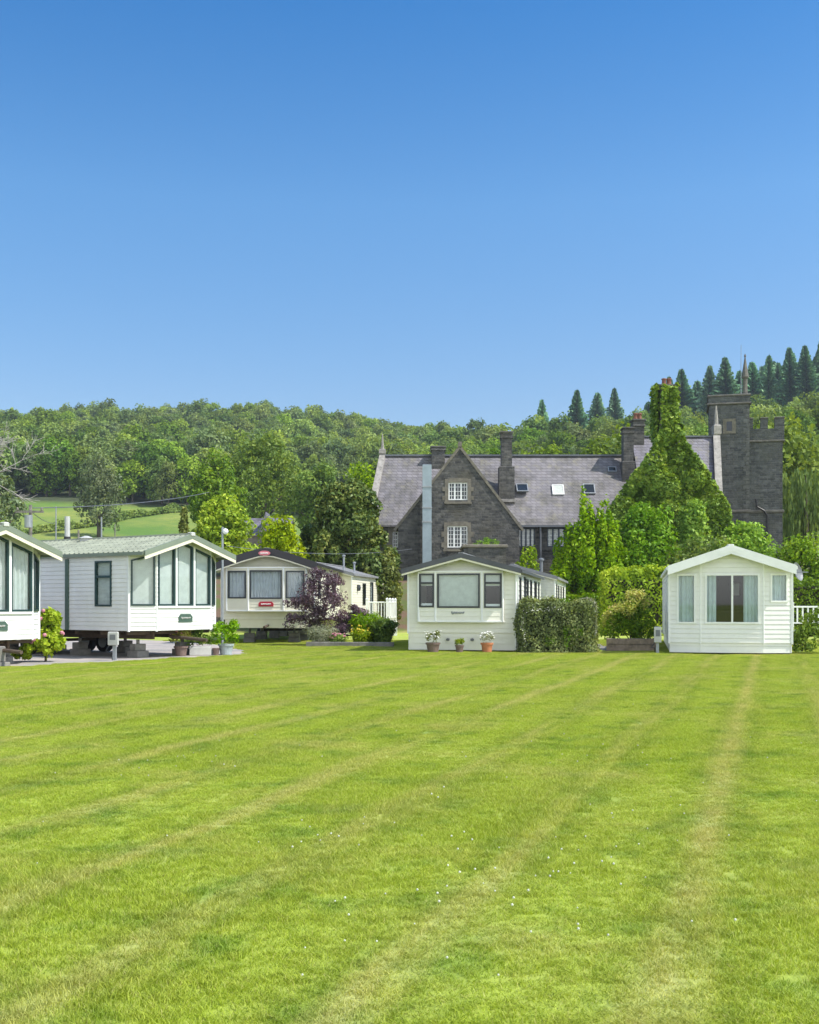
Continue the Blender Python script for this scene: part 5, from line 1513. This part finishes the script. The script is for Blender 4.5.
# bush at the right edge
plant('shrub', 'fresh green leafy shrub at the right edge, beside the right caravan', 'shrub', (X(819, 33.6), 34.2, 0), [((.1, 0, .5), (.75, .6, .5)), ((.3, 0, 1.05), (.55, .5, .45)), ((-.35, -.1, .3), (.45, .4, .3)), ((.75, 0, .7), (.5, .5, .6))], 3400, .12, LM['bright'], 82, asp=.5)

# ------------------------------------------------------------------ pots and planters
def pot(name, label, px, Y, r, h, mat, pl_mat, ph, pw, seed, flower=None, fn=0, asp=.3, size=.08, n=420, square=False):
    root = empty(name, (X(px, Y), Y, .004)); tag(root, label, 'flower pot')
    mb = MB()
    mb.lathe([(r*.72, 0), (r*.76, h*.05), (r*.95, h*.80), (r*1.08, h*.82), (r*1.1, h), (r*.95, h), (r*.9, h*.9)], (0, 0, 0), 20)
    mb.build('pot', M[mat], root, smooth=False)
    mb = MB(); mb.lathe([(r*.92, h*.88), (r*.5, h*.92)], (0, 0, 0), 14); mb.build('soil', M['bark'], root)
    p = empty('plant_', (0, 0, 0)); bpy.data.objects.remove(p)
    rg = np.random.default_rng(seed)
    P, Nn = crown_pts([((0, 0, h+ph*.4), (pw*.5, pw*.5, ph*.55)), ((pw*.22, 0, h+ph*.6), (pw*.3, pw*.3, ph*.45)), ((-pw*.2, 0, h+ph*.5), (pw*.3, pw*.3, ph*.4))], n, seed)
    V, Fq = leaves(P, Nn, size, seed, asp)
    link_mesh('leaves', mesh_np('leaves', V, Fq, None), LM[pl_mat], root)
    if flower:
        fm = MB()
        for k in range(fn):
            aa = rg.random()*6.28; q = rg.random()**.5*pw*.55; rr = .018+.02*rg.random()
            fm.lathe([(rr*.4, -rr*.6), (rr, 0), (rr*.3, rr*.8)], (q*math.cos(aa), q*math.sin(aa), h+ph*(.4+.65*rg.random())), 7)
        fm.build('flowers', M[flower], root)
    return root
pot('flower_pot', 'large brown pot with straggly white flowers, leftmost pot before the centre caravan', 433, 35.2, .22, .33, 'brown_pot', 'olive', .36, .5, 91, 'fl_white', 24)
pot('flower_pot', 'small dark pot with a tight yellow-green plant, middle pot before the centre caravan', 459.5, 35.2, .135, .25, 'brown_pot', 'lime', .20, .32, 92, None, 0)
pot('flower_pot', 'terracotta pot with a silvery white-flowered plant before the centre caravan', 487, 35.1, .19, .33, 'terracotta', 'silver', .33, .44, 93, 'fl_white', 60)
pot('flower_pot', 'round grey pot with a leafy green shrub at the right end of the gravel', 226, 33.9, .23, .34, 'grey_pot', 'bright', .72, .85, 94, None, 0, .35, .13, 800)
pot('flower_pot', 'brown pot with a pinkish flowering plant beside the pale trough', 181, 33.1, .2, .3, 'brown_pot', 'pinky', .55, .6, 95, 'fl_pink', 20, .35, .1, 500)
t_ = empty('planter_trough', (X(200, 33.4), 33.5, .004), R(8)); tag(t_, 'long pale stone trough planter before the green-roofed caravan', 'planter')
mb = MB(); mb.box(-.32, .32, -.15, .15, 0, .27, .02); mb.build('trough', M['plastic_grey'], t_)
P, Nn = crown_pts([((-.2, 0, .45), (.25, .2, .3)), ((.2, 0, .4), (.22, .2, .24)), ((-.1, 0, .75), (.16, .16, .3))], 600, 96); V, Fq = leaves(P, Nn, .1, 96, .35); link_mesh('leaves', mesh_np('leaves', V, Fq, None), LM['bright'], t_)
for k, (px, mt, r) in enumerate(((210.5, 'shade_grey', .09), (216, 'brown_pot', .11))):
    o = empty('flower_pot', (X(px, 33.6), 33.6, .004)); tag(o, ['tiny dark empty pot right of the pale trough', 'small brown empty pot between the trough and the round grey pot'][k], 'flower pot')
    mb = MB(); mb.lathe([(r*.7, 0), (r, r*1.7), (r*1.1, r*1.7), (r*1.1, r*2), (r*.9, r*2), (r*.8, r*1.6)], (0, 0, 0), 14); mb.build('pot', M[mt], o)

# ------------------------------------------------------------------ meter boxes, lamp, poles, wires
def meter(name, label, px, Y, ztop, w, h, mat):
    o = empty(name, (X(px, Y), Y, .004), R(-8)); tag(o, label, 'meter box')
    mb = MB(); mb.box(-.045, .045, -.03, .05, 0, ztop-.05); mb.build('post', M['grey_metal'], o)
    mb = MB(); mb.box(-w/2, w/2, -.13, -.032, ztop-h, ztop, .02); b_ = mb.build('box', M[mat], o)
    mb = MB(); mb.box(-w*.3, w*.3, -.14, -.131, ztop-h*.6, ztop-h*.2, .003); mb.build('dial', M['shade_grey'], b_)
    mb = MB(); mb.tube([(-w/2+.03, -.08, ztop-h+.02), (-w/2-.08, -.07, ztop-h-.15), (-.09, 0, .2), (-.07, .02, 0)], .014, 6); mb.build('cable', M['dark_frame'], o)
    return o
meter('meter_box', 'white electric meter box on a grey post before the green ribbed-roof caravan', 114.5, 30.6, .80, .28, .38, 'plastic_grey')
meter('meter_box', 'pale grey meter box on a post at the left corner of the right caravan', 657.5, 34.3, .86, .22, .5, 'plastic_grey')
lp = empty('lamp_post', (X(222.5, 36.2), 36.2, 0)); tag(lp, 'thin grey pole with a small round white lamp between the green-roofed and black-fascia caravans', 'lamp post')
mb = MB(); mb.tube([(0, 0, 0), (0, 0, Z(527, 36.2))], [.04, .035], 8); mb.build('pole', M['grey_metal'], lp)
mb = MB(); zl = Z(531.5, 36.2); mb.tube([(0, 0, zl+.1), (.1, -.02, zl+.1)], .015, 6); mb.build('bracket', M['grey_metal'], lp)
mb = MB(); mb.lathe([(.02, -.095), (.065, -.075), (.095, -.02), (.095, .03), (.06, .08), (.02, .095)], (.1, -.02, zl), 14); mb.build('lamp_shade', M['white_paint'], lp, smooth=True)
def pole(name, label, px, ytop, Y, r, arm=0, mat='pole_wood', cat='pole', group=None, box=False):
    x, y, z = foot(px, Y); o = empty(name, (x, y, z)); tag(o, label, cat, group)
    h = Z(ytop, Y)-z
    mb = MB(); mb.tube([(0, 0, -.3), (0, 0, h)], [r, r*.8], 8); mb.build('post', M[mat], o)
    if arm:
        mb = MB(); mb.box(-arm, arm, -r-.06, -r, h-.45, h-.33)
        for k in (-.85, 0, .85): mb.lathe([(.03, 0), (.07, .04), (.05, .16), (.02, .2)], (arm*k, -r-.03, h-.33), 8)
        mb.build('crossarm', M[mat], o)
    if box:
        mb = MB(); mb.tube([(.0, -r-.2, h-1.3), (0, -r-.2, h-.6)], .22, 12); mb.build('transformer', M['grey_metal'], o)
    return o
pole('utility_pole', 'wooden utility pole with a crossarm at the left edge of the field', 30.5, 505, 62, .12, .8, cat='utility pole', box=True)
pole('field_pole', 'thin grey pole in the field right of the wooden utility pole', 56, 506.5, 90, .06, mat='grey_metal')
pole('field_pole', 'slim grey post in the middle of the field below the lone tree', 101.5, 517, 105, .09, mat='grey_metal')
pole('fence_post', 'short rusty-brown post behind the ribbed roof flue', 78.5, 530, 62, .07)
pole('fence_post', 'short wooden post in the field right of the slim grey post', 115, 524, 110, .07)
def wire(name, label, a, b_, sag, r=.02):
    mb = MB(); pts = []
    for k in range(25):
        t = k/24; p = Vector(a).lerp(Vector(b_), t); p.z -= sag*4*t*(1-t); pts.append(p)
    mb.tube(pts, r, 5); tag(mb.build(name, M['lead']), label, 'cable')
wire('overhead_cable', 'overhead cable running from the wooden utility pole across the wood edge', at(33, 508, 62), at(230, 487, 120), .5, .03)
wire('overhead_cable', 'second overhead cable sagging from the utility pole down to the field', at(33, 513, 62), at(56, 523, 90), .2, .02)
wire('overhead_cable', 'thin cable crossing in front of the dark evergreen tree', at(227, 546, 45), at(412, 549, 64), .3, .012)

# bare tree at the left edge
def bare_tree():
    rgm = random.Random(12)
    Y = 47; b_ = foot(-88, Y); o = empty('bare_tree', b_); tag(o, 'leafless grey tree reaching in from the left edge above the roof', 'tree')
    tr = MB(); tr.tube([(0, 0, -.2), (.1, 0, 4.5), (.15, 0, 8.0), (.3, 0, 10.5)], [.26, .22, .17, .08], 8); tr.build('trunk', M['grey_bark'], o, smooth=True)
    mb = MB()
    def br(p, d, L, r, dep):
        pts = [p]; rs = [r]
        n = 5
        for k in range(n):
            d = (d+Vector((rgm.uniform(-.25, .25), rgm.uniform(-.25, .25), rgm.uniform(-.2, .25)))).normalized()
            p = p+d*(L/n); pts.append(p); rs.append(r*(1-.8*(k+1)/n)+.005)
            if dep > 0 and k >= 1:
                for _ in range(1 if dep > 1 else 2):
                    dd = (d+Vector((rgm.uniform(-1, 1), rgm.uniform(-.8, .8), rgm.uniform(-.6, .8)))).normalized()
                    br(p, dd, L*rgm.uniform(.38, .6), rs[-1]*.6, dep-1)
        mb.tube(pts, rs, 5, False)
    for z, a, L in ((3.9, .0, 2.6), (4.7, .5, 2.9), (5.3, -.4, 2.8), (5.9, .2, 2.4), (6.5, 2.8, 2), (6.8, .5, 2.0), (4.9, -.2, 2.4), (5.6, .1, 2.8), (5.0, 3.2, 2)):
        br(Vector((.15, 0, z+2.2)), Vector((math.cos(a), math.sin(a)*.6, .22)).normalized(), L*1.1, .08, 3)
    mb.build('branches', M['grey_bark'], o)
bare_tree()

# white decking and railings
def railing(name, label, p0, p1, zb, h, sp=.14, mat='white_paint', cat='railing', wide=.05, posts=2):
    a = Vector(p0); b_ = Vector(p1); L = (b_-a).length
    o = empty(name, (a.x, a.y, zb), math.atan2(b_.y-a.y, b_.x-a.x)); tag(o, label, cat)
    mb = MB(); mb.box(0, L, -.035, .035, h-.07, h, .008); mb.box(0, L, -.03, .03, .1, .16); mb.build('rail', M[mat], o)
    mb = MB(); n = int(L/sp)
    for k in range(1, n): x = L*k/n; mb.box(x-wide/2, x+wide/2, -.022, .022, .16, h-.07)
    mb.build('balusters', M[mat], o)
    for k in range(posts):
        x = L*k/(posts-1); mb = MB(); mb.box(x-.06, x+.06, -.06, .06, -zb+.0, h+.12, .01); mb.add([(x-.08, -.08, h+.12), (x+.08, -.08, h+.12), (x+.08, .08, h+.12), (x-.08, .08, h+.12), (x, 0, h+.2)], [(0, 1, 4), (1, 2, 4), (2, 3, 4), (3, 0, 4)]); mb.build('post', M[mat], o)
    return o
dx0, dY = X(367, 54.5), 54.5
dk = empty('deck', (dx0, dY, 0)); tag(dk, 'white timber deck with skirting boards at the side door behind the purple tree', 'deck')
mb = MB(); mb.box(0, 1.05, 0, 5.4, .66, .72); mb.build('platform', M['timber'], dk)
mb = MB()
for k in range(7): mb.box(0, 1.05, -.02-.002*(k % 2), .0, .02+k*.09, .10+k*.09)
mb.build('skirt_boards', M['white_paint'], dk)
railing('deck_railing', 'white balustrade along the front of the deck behind the purple tree', (dx0, dY-.06, 0), (dx0+1.0, dY-.06, 0), .72, .95, .13)
railing('deck_railing', 'white balustrade along the outer side of the deck, left of the centre caravan', (dx0+1.0, dY+.06, 0), (dx0+1.35, dY+4.6, 0), .72, .95, .13, posts=4)
st_ = empty('deck_steps', (dx0+1.22, dY-.3, 0)); tag(st_, 'white stepped panel going down from the deck towards the centre caravan', 'steps')
for k in range(3): mb = MB(); mb.box(0, .28, -.3-.25*k, -.06-.25*k, 0, .72-.22*k, .01); mb.build('step', M['white_paint'], st_)
railing('railing', 'white slatted railing at the right edge behind the right caravan', (X(792, 47), 47, 0), (X(824, 47), 47, 0), .62, .85, .2, wide=.06)
bx = empty('storage_box', (X(799.5, 35.6), 35.6, 0)); tag(bx, 'dark storage box on legs beside the right wall of the right caravan', 'box')
mb = MB(); mb.box(-.14, .16, -.15, .15, .42, .74, .02); mb.build('box', M['shade_grey'], bx)
mb = MB()
for x in (-.12, .14):
    for y in (-.13, .13): mb.tube([(x, y, 0), (x, y, .42)], .02, 6)
mb.build('legs', M['dark_frame'], bx)
# small slate-roofed house beyond the trees
Y = 96; x, y, z = foot(258, Y)
hs_ = empty('cottage', (x, y, z)); tag(hs_, 'distant cottage whose slate roof and small gable show between the lime-green trees', 'house')
hr_ = Z(516, Y)-z
mb = MB(); mb.box(-3.2, 2.6, 0, 5, -.5, hr_-1.6); mb.build('wall', M['dressed_stone'], hs_)
mb = MB(); slab(mb, (-3.4, -.2, hr_-1.65), (2.8, -.2, hr_-1.65), (2.8, 2.5, hr_), (-3.4, 2.5, hr_)); slab(mb, (2.8, 5.2, hr_-1.65), (-3.4, 5.2, hr_-1.65), (-3.4, 2.5, hr_+.002), (2.8, 2.5, hr_+.002)); mb.build('roof', M['slate_blue'], hs_)
mb = MB(); mb.extrude([(.1, -.3, hr_-1.7), (1.3, -.3, hr_-1.7), (.7, -.3, hr_+.35)], (0, 2.6, 0)); mb.build('dormer', M['slate_blue'], hs_)
mb = MB(); mb.box(-3.0, -2.2, 2.1, 2.9, hr_-.5, hr_+1.6, .04); mb.build('chimney', M['chimney_pot'], hs_)
# ------------------------------------------------------------------ the wooded hill
def wood_mesh(seed, mat, h=10.5, w=9.5, n=1500, size=.66, shape='round'):
    lb = rand_lobes(w, h, seed, 9, .12, None, shape)
    P, Nn = crown_pts(lb, n, seed, .10, 10, .36)
    V, Fq = leaves(P, Nn, size, seed, .75, .55, .3)
    tb = trunk_mb(h*.5, .25, (), seed)
    nv = len(V)
    me = bpy.data.meshes.new('broadleaf_tree')
    verts = np.concatenate([V, np.array(tb.v)]); faces = Fq.tolist()+[tuple(i+nv for i in f) for f in tb.f]
    me.from_pydata(verts.tolist(), [], faces)
    me.materials.append(LM[mat]); me.materials.append(M['bark'])
    mi = np.zeros(len(faces), np.int32); mi[len(Fq):] = 1
    me.polygons.foreach_set('material_index', mi)
    return me
WM = [wood_mesh(200+i, m, n=n_, w=w_, h=h_) for i, (m, n_, w_, h_) in enumerate([('woodA', 3000, 9.5, 10.5), ('woodB', 3000, 10.5, 10), ('woodC', 2800, 9, 11), ('woodA', 2600, 8, 9.5), ('woodB', 2600, 8.5, 11.5), ('woodC', 2800, 10, 9.5), ('woodB', 2600, 9, 9)])]
LM['brightwood'] = leaf_mat('leaf_brightwood', [(.08, .165, .016), (.14, .245, .024), (.21, .33, .036), (.32, .42, .05)], .3, .6, big=.18, isw=.3)
BM_ = [wood_mesh(230+i, m, n=4600, w=w_, h=h_, size=.42) for i, (m, w_, h_) in enumerate([('brightwood', 8.5, 8.5), ('woodB', 8, 9), ('brightwood', 7.5, 9.5), ('woodA', 7, 8.5)])]
rg = np.random.default_rng(77)
cand = []
Y = 112.0
while Y < 760:
    st = 6.2+(Y-110)*.0075
    for u in np.arange(-.47, .48, st/Y):
        yy = Y+rg.uniform(-.45, .45)*st; xx = (u+rg.uniform(-.4, .4)*st/Y)*yy
        px = CX+F*xx/yy
        edge = 263+ (.05*-xx) + 10*math.sin(xx*.05)
        right = px > 392
        if not right and yy < edge: continue
        if right and yy < 100+ 18*math.sin(px*.02)+ max(0, 520-px)*.75: continue
        cand.append((xx, yy, px))
    Y += st*.92
pts = []
for xx, yy, px in cand:
    z = tz(xx, yy)
    bright = smooth((px-395)/60)*(1-smooth((yy-300)/120)) if px > 392 else 0
    s = rg.uniform(.8, 1.55)*(1.0 if yy > 260 else .85)
    top = HY-(z+10*s-EYE)/yy*F; bot = HY-(z+2-EYE)/yy*F
    occl = 456 if 378 < px < 690 else (400 if 706 < px < 752 else (425 if 752 <= px < 786 else (480 if px >= 690 else 545)))
    if top > occl+4: continue
    pts.append((xx, yy, z-.9*s, s, rg.random() < bright, rg.uniform(0, 6.28)))
pts.sort(key=lambda q: q[1]/q[3])
NI = 290
LBL = ['broadleaf tree in full leaf among the trees of the wooded hillside', 'light green broadleaf tree on the slope behind the manor']
for k, (x, y, z, s, br, a) in enumerate(pts[:NI]):
    me = BM_[rg.integers(len(BM_))] if br else WM[rg.integers(len(WM))]
    o = bpy.data.objects.new('broadleaf_tree', me); COL.objects.link(o)
    o.location = (x, y, z); o.rotation_euler = (0, 0, a); o.scale = (s, s, s*rg.uniform(.9, 1.15))
    tag(o, LBL[int(br)], 'tree', 'trees on the slope behind the manor' if br else 'broadleaf trees of the wooded hill')
wc = bpy.data.collections.new('wood_sources')
for me in WM+BM_[:1]:
    o = bpy.data.objects.new('far_tree', me); wc.objects.link(o)
rest = pts[NI:]
print('wood trees', len(pts), 'far', len(rest))
q = np.array([(p[0], p[1], p[2]) for p in rest]); sc_ = np.array([p[3] for p in rest])
far = instancer('far_wood', q, wc, np.c_[sc_, sc_, sc_*rg.uniform(.9, 1.15, len(sc_))], [p[5] for p in rest])
tag(far, 'far broadleaf woodland covering the upper hill', 'woodland', kind='stuff')

# hedge lines across the field
def field_hedge(name, label, pl, h, seed, n):
    rg2 = np.random.default_rng(seed); P = []
    L = [math.dist(a[:2], b[:2]) for a, b in zip(pl, pl[1:])]
    for (a, b), l in zip(zip(pl, pl[1:]), L):
        m = int(n*l/sum(L)); t = rg2.random(m)
        x = a[0]+(b[0]-a[0])*t; y = a[1]+(b[1]-a[1])*t
        hh = h*(.8+.25*np.sin(x*.9)+.15*np.sin(x*2.3))
        an = rg2.uniform(0, math.pi, m)
        P.append(np.c_[x+rg2.normal(0, .3, m), y+np.cos(an)*h*.7, terrain(x, y)+hh*np.sin(an)**.7*(.8+.2*rg2.random(m))])
    P = np.concatenate(P); b = np.array([pl[0][0], pl[0][1], tz(*pl[0][:2])])
    V, Fq = leaves(P-b, np.tile([[0, -.5, .8]], (len(P), 1)), .5, seed, .7, .7, .2)
    tag(link_mesh(name, mesh_np(name, V, Fq, None), LM['woodA'], None, Vector(b)), label, 'hedge')
A = lambda px, Y: ((px-CX)/F*Y, Y)
field_hedge('field_hedge', 'dark hedge line winding across the field below the lone grey-green tree', [A(20, 205), A(60, 214), A(100, 226), A(130, 240), A(165, 250), A(205, 258)], 1.9, 301, 5200)
field_hedge('field_hedge', 'low hedge at the near foot of the field behind the green roofs', [A(130, 150), A(165, 152), A(195, 154)], 1.2, 302, 1200)

# conifers along the right-hand ridge
def conifer_mesh(seed, h=15.0, w=6.0):
    rg2 = np.random.default_rng(seed); V = []; Fq = []
    for i in range(480):
        t = (i+rg2.random())/480; t = t**1.15; z = h*(.05+.94*t)
        r = min(w/2, .46*h*(1-t))*(.8+.2*math.sin(i*.37))+.05
        a = i*2.39996+rg2.uniform(-.4, .4); L = r*(.62+.5*rg2.random())
        d = np.array([math.cos(a), math.sin(a), 0]); sd_ = np.array([-d[1], d[0], 0])
        m = max(2, int(L/.5))
        for j in range(m):
            f = (j+.7)/m
            p = d*L*f+np.array([0, 0, z-.38*L*f+.16*L*f**3])
            wd = (.30+.16*L)*(1-f*.55)*min(1, .25+L)
            for sgn in (-1, 1):
                q1 = p+sd_*sgn*wd+d*.25-np.array([0, 0, .25+.3*rg2.random()])
                b = len(V); V += [p-d*.3, q1-d*.15, q1+d*.2, p+d*.45-np.array([0, 0, .05])]; Fq.append((b, b+1, b+2, b+3))
    nv = len(V); tb = MB(); tb.tube([(0, 0, -.5), (0, 0, h*.6), (0, 0, h)], [.22, .14, .03], 6)
    me = bpy.data.meshes.new('conifer_tree'); me.from_pydata([tuple(v) for v in V]+tb.v, [], Fq+[tuple(i+nv for i in f) for f in tb.f])
    me.materials.append(LM['conifer']); me.materials.append(M['bark'])
    mi = np.zeros(len(me.polygons), np.int32); mi[len(Fq):] = 1; me.polygons.foreach_set('material_index', mi)
    return me
CM = [conifer_mesh(400+i, 15, w) for i, w in enumerate((6.0, 6.6, 5.4))]
# (column, row of the tip, distance)
con = [(545, 398, 395), (575.5, 389, 390), (596, 392, 395), (616, 387, 390), (540, 408, 400), (648, 400, 400)]
cl = [(671, 376, 380), (683, 367, 378), (697, 380, 382), (709, 365, 375), (727, 356, 372), (718, 372, 385), (737, 369, 382), (755, 361, 372), (768, 353, 368), (762, 370, 380), (778, 362, 375), (791, 346, 365), (785, 358, 378), (801, 351, 368), (808, 344, 362), (816, 348, 366), (823, 340, 365), (796, 364, 380), (812, 360, 378), (748, 372, 386), (690, 388, 388), (703, 384, 390), (774, 374, 386), (675, 388, 392), (715, 384, 392), (732, 378, 390), (742, 383, 394), (760, 366, 388), (783, 366, 388), (788, 352, 378), (804, 358, 384), (819, 356, 382), (771, 360, 380), (794, 372, 392), (832, 346, 366), (840, 350, 366)]
for i, (px, py, Y) in enumerate(con+cl):
    x, y, z = foot(px, Y); zt_ = Z(py, Y)
    z0 = z-.5; h = max(6.0, zt_-z0)
    if h > 26: z0 = zt_-26; h = 26
    o = bpy.data.objects.new('conifer_tree', CM[i % 3]); COL.objects.link(o); o.location = (x, y, z0); s = h/15
    q_ = s*(.82+.4*((i*37) % 11)/11); o.scale = (q_, q_, s); o.rotation_euler = (R(((i*53) % 7)-3)*.8, R(((i*29) % 7)-3)*.8, i*1.7)
    tag(o, 'dark conifer in the close row along the right-hand ridge' if i >= len(con) else ['first dark conifer on the skyline right of the tall chimney', 'dark spire-shaped conifer, second of the scattered skyline conifers', 'conifer with a broad skirt, third of the scattered skyline conifers', 'tallest scattered conifer on the skyline, left of the chimney pair', 'small dim conifer touching the first skyline conifer', 'small lone conifer on the skyline left of the ivy chimney'][i], 'tree', 'conifers along the right ridge' if i >= len(con) else 'scattered skyline conifers')
# weeping conifer beside the turret: hanging sprays
def weeping():
    b = foot(806, 84); o = empty('weeping_tree', b); tag(o, 'dark weeping conifer with hanging sprays right of the turret', 'tree')
    rg2 = np.random.default_rng(9); top = Z(466, 84)-b[2]; P = []; Nn = []; T = []
    for k in range(90):
        a = rg2.uniform(0, 6.28); r = 2.1*rg2.random()**.5; z0 = top*(1-.10*(r/2.1)**2)*(.55+.45*rg2.random()); L = rg2.uniform(2.0, 4.0)
        for j in range(34):
            t = j/33; P.append((r*math.cos(a)*(1+.15*t)+rg2.normal(0, .09), r*math.sin(a)*(1+.15*t)+rg2.normal(0, .09), max(.2, z0-L*t))); Nn.append((math.cos(a), math.sin(a), .3))
    n = len(P); P = np.array(P); s = .34*(.6+.8*rg2.random(n))
    an = rg2.uniform(0, 6.28, n); hx = np.c_[np.cos(an), np.sin(an), np.zeros(n)]
    V = np.zeros((n, 4, 3)); V[:, 0] = P+[0, 0, .2]; V[:, 1] = P+hx*(s*.22)[:, None]; V[:, 2] = P-np.c_[np.zeros((n, 2)), s*1.2]; V[:, 3] = P-hx*(s*.22)[:, None]
    link_mesh('crown', mesh_np('crown', V.reshape(-1, 3), np.arange(n)[:, None]*4+np.arange(4), None), LM['woodA'], o)
    mb = MB(); mb.tube([(0, 0, -.3), (0, 0, top*.9)], [.3, .05], 8); mb.build('trunk', M['bark'], o)
weeping()
# ------------------------------------------------------------------ air, sky, sun, camera
SUN_EL, SUN_AZ = 53.0, -16.0        # elevation; azimuth measured from +X towards +Y
def haze():
    m = bpy.data.materials.new('haze'); m.use_nodes = True; nt = m.node_tree
    nt.nodes.remove(nt.nodes['Principled BSDF'])
    v = N(nt, 'ShaderNodeVolumePrincipled', Density=0.00019, Anisotropy=0.2)
    v.inputs['Color'].default_value = (.80, .88, 1.0, 1)
    nt.links.new(v.outputs[0], nt.nodes['Material Output'].inputs['Volume'])
    mb = MB(); mb.box(-900, 900, -60, 1100, -2, 150)
    o = mb.build('haze', m); tag(o, 'thin summer haze over the valley', 'haze', kind='stuff')
haze()
d = Vector((math.cos(R(SUN_EL))*math.cos(R(SUN_AZ)), math.cos(R(SUN_EL))*math.sin(R(SUN_AZ)), math.sin(R(SUN_EL))))
L_ = bpy.data.lights.new('sun', 'SUN'); L_.energy = 3.1; L_.angle = R(.53); L_.color = (1, .955, .88)
so_ = bpy.data.objects.new('sun', L_); COL.objects.link(so_); so_.rotation_euler = d.to_track_quat('Z', 'Y').to_euler(); so_.location = d*200
W_ = bpy.data.worlds.new('World'); SC.world = W_; W_.use_nodes = True
nt = W_.node_tree
sk = nt.nodes.new('ShaderNodeTexSky'); sk.sky_type = 'NISHITA'; sk.sun_disc = False
sk.sun_elevation = R(SUN_EL); sk.sun_rotation = R(90-SUN_AZ); sk.air_density = 1.0; sk.dust_density = 0.8; sk.ozone_density = 4.0; sk.altitude = 50
hs = N(nt, 'ShaderNodeHueSaturation', Saturation=1.2)
nt.links.new(sk.outputs[0], hs.inputs['Color'])
# deeper blue overhead than the bare model, and unseen southern sky behind the camera brightened as added fill for shaded fronts
dirn = nt.nodes.new('ShaderNodeSeparateXYZ'); nt.links.new(nt.nodes.new('ShaderNodeTexCoord').outputs['Generated'], dirn.inputs[0])
north = mixc(nt, hs.outputs[0], ramp(nt, dirn.outputs[2], [(.17, (1.12, .99, .93)), (.34, (.98, 1.12, 1.1)), (.48, (.40, .90, 1.07)), (.7, (.40, .88, 1.05))]), 1.0, 'MULTIPLY')
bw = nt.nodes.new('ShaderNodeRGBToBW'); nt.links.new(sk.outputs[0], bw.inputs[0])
south_fill = mixc(nt, mixc(nt, hs.outputs[0], bw.outputs[0], .85), (2.62, 2.70, 2.72), 1.0, 'MULTIPLY')
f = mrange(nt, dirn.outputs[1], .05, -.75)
skyc = mixc(nt, north, south_fill, f)
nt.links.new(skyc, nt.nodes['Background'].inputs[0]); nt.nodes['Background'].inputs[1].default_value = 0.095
cam = bpy.data.cameras.new('camera'); co = bpy.data.objects.new('camera', cam); COL.objects.link(co)
co.location = (0, 0, EYE); co.rotation_euler = (R(90), 0, 0)
cam.sensor_fit = 'HORIZONTAL'; cam.sensor_width = 36; cam.lens = F/819*36; cam.shift_y = (HY-512)/819
cam.clip_start = .1; cam.clip_end = 8000
SC.camera = co
SC.render.resolution_x, SC.render.resolution_y = 819, 1024
vs = SC.view_settings; vs.view_transform = 'Standard'; vs.look = 'None'; vs.gamma = 1; vs.exposure = 0.9; vs.use_curve_mapping = False
SC.cycles.use_denoising = True
SC.cycles.max_bounces = 8; SC.cycles.transparent_max_bounces = 16; SC.cycles.volume_bounces = 0
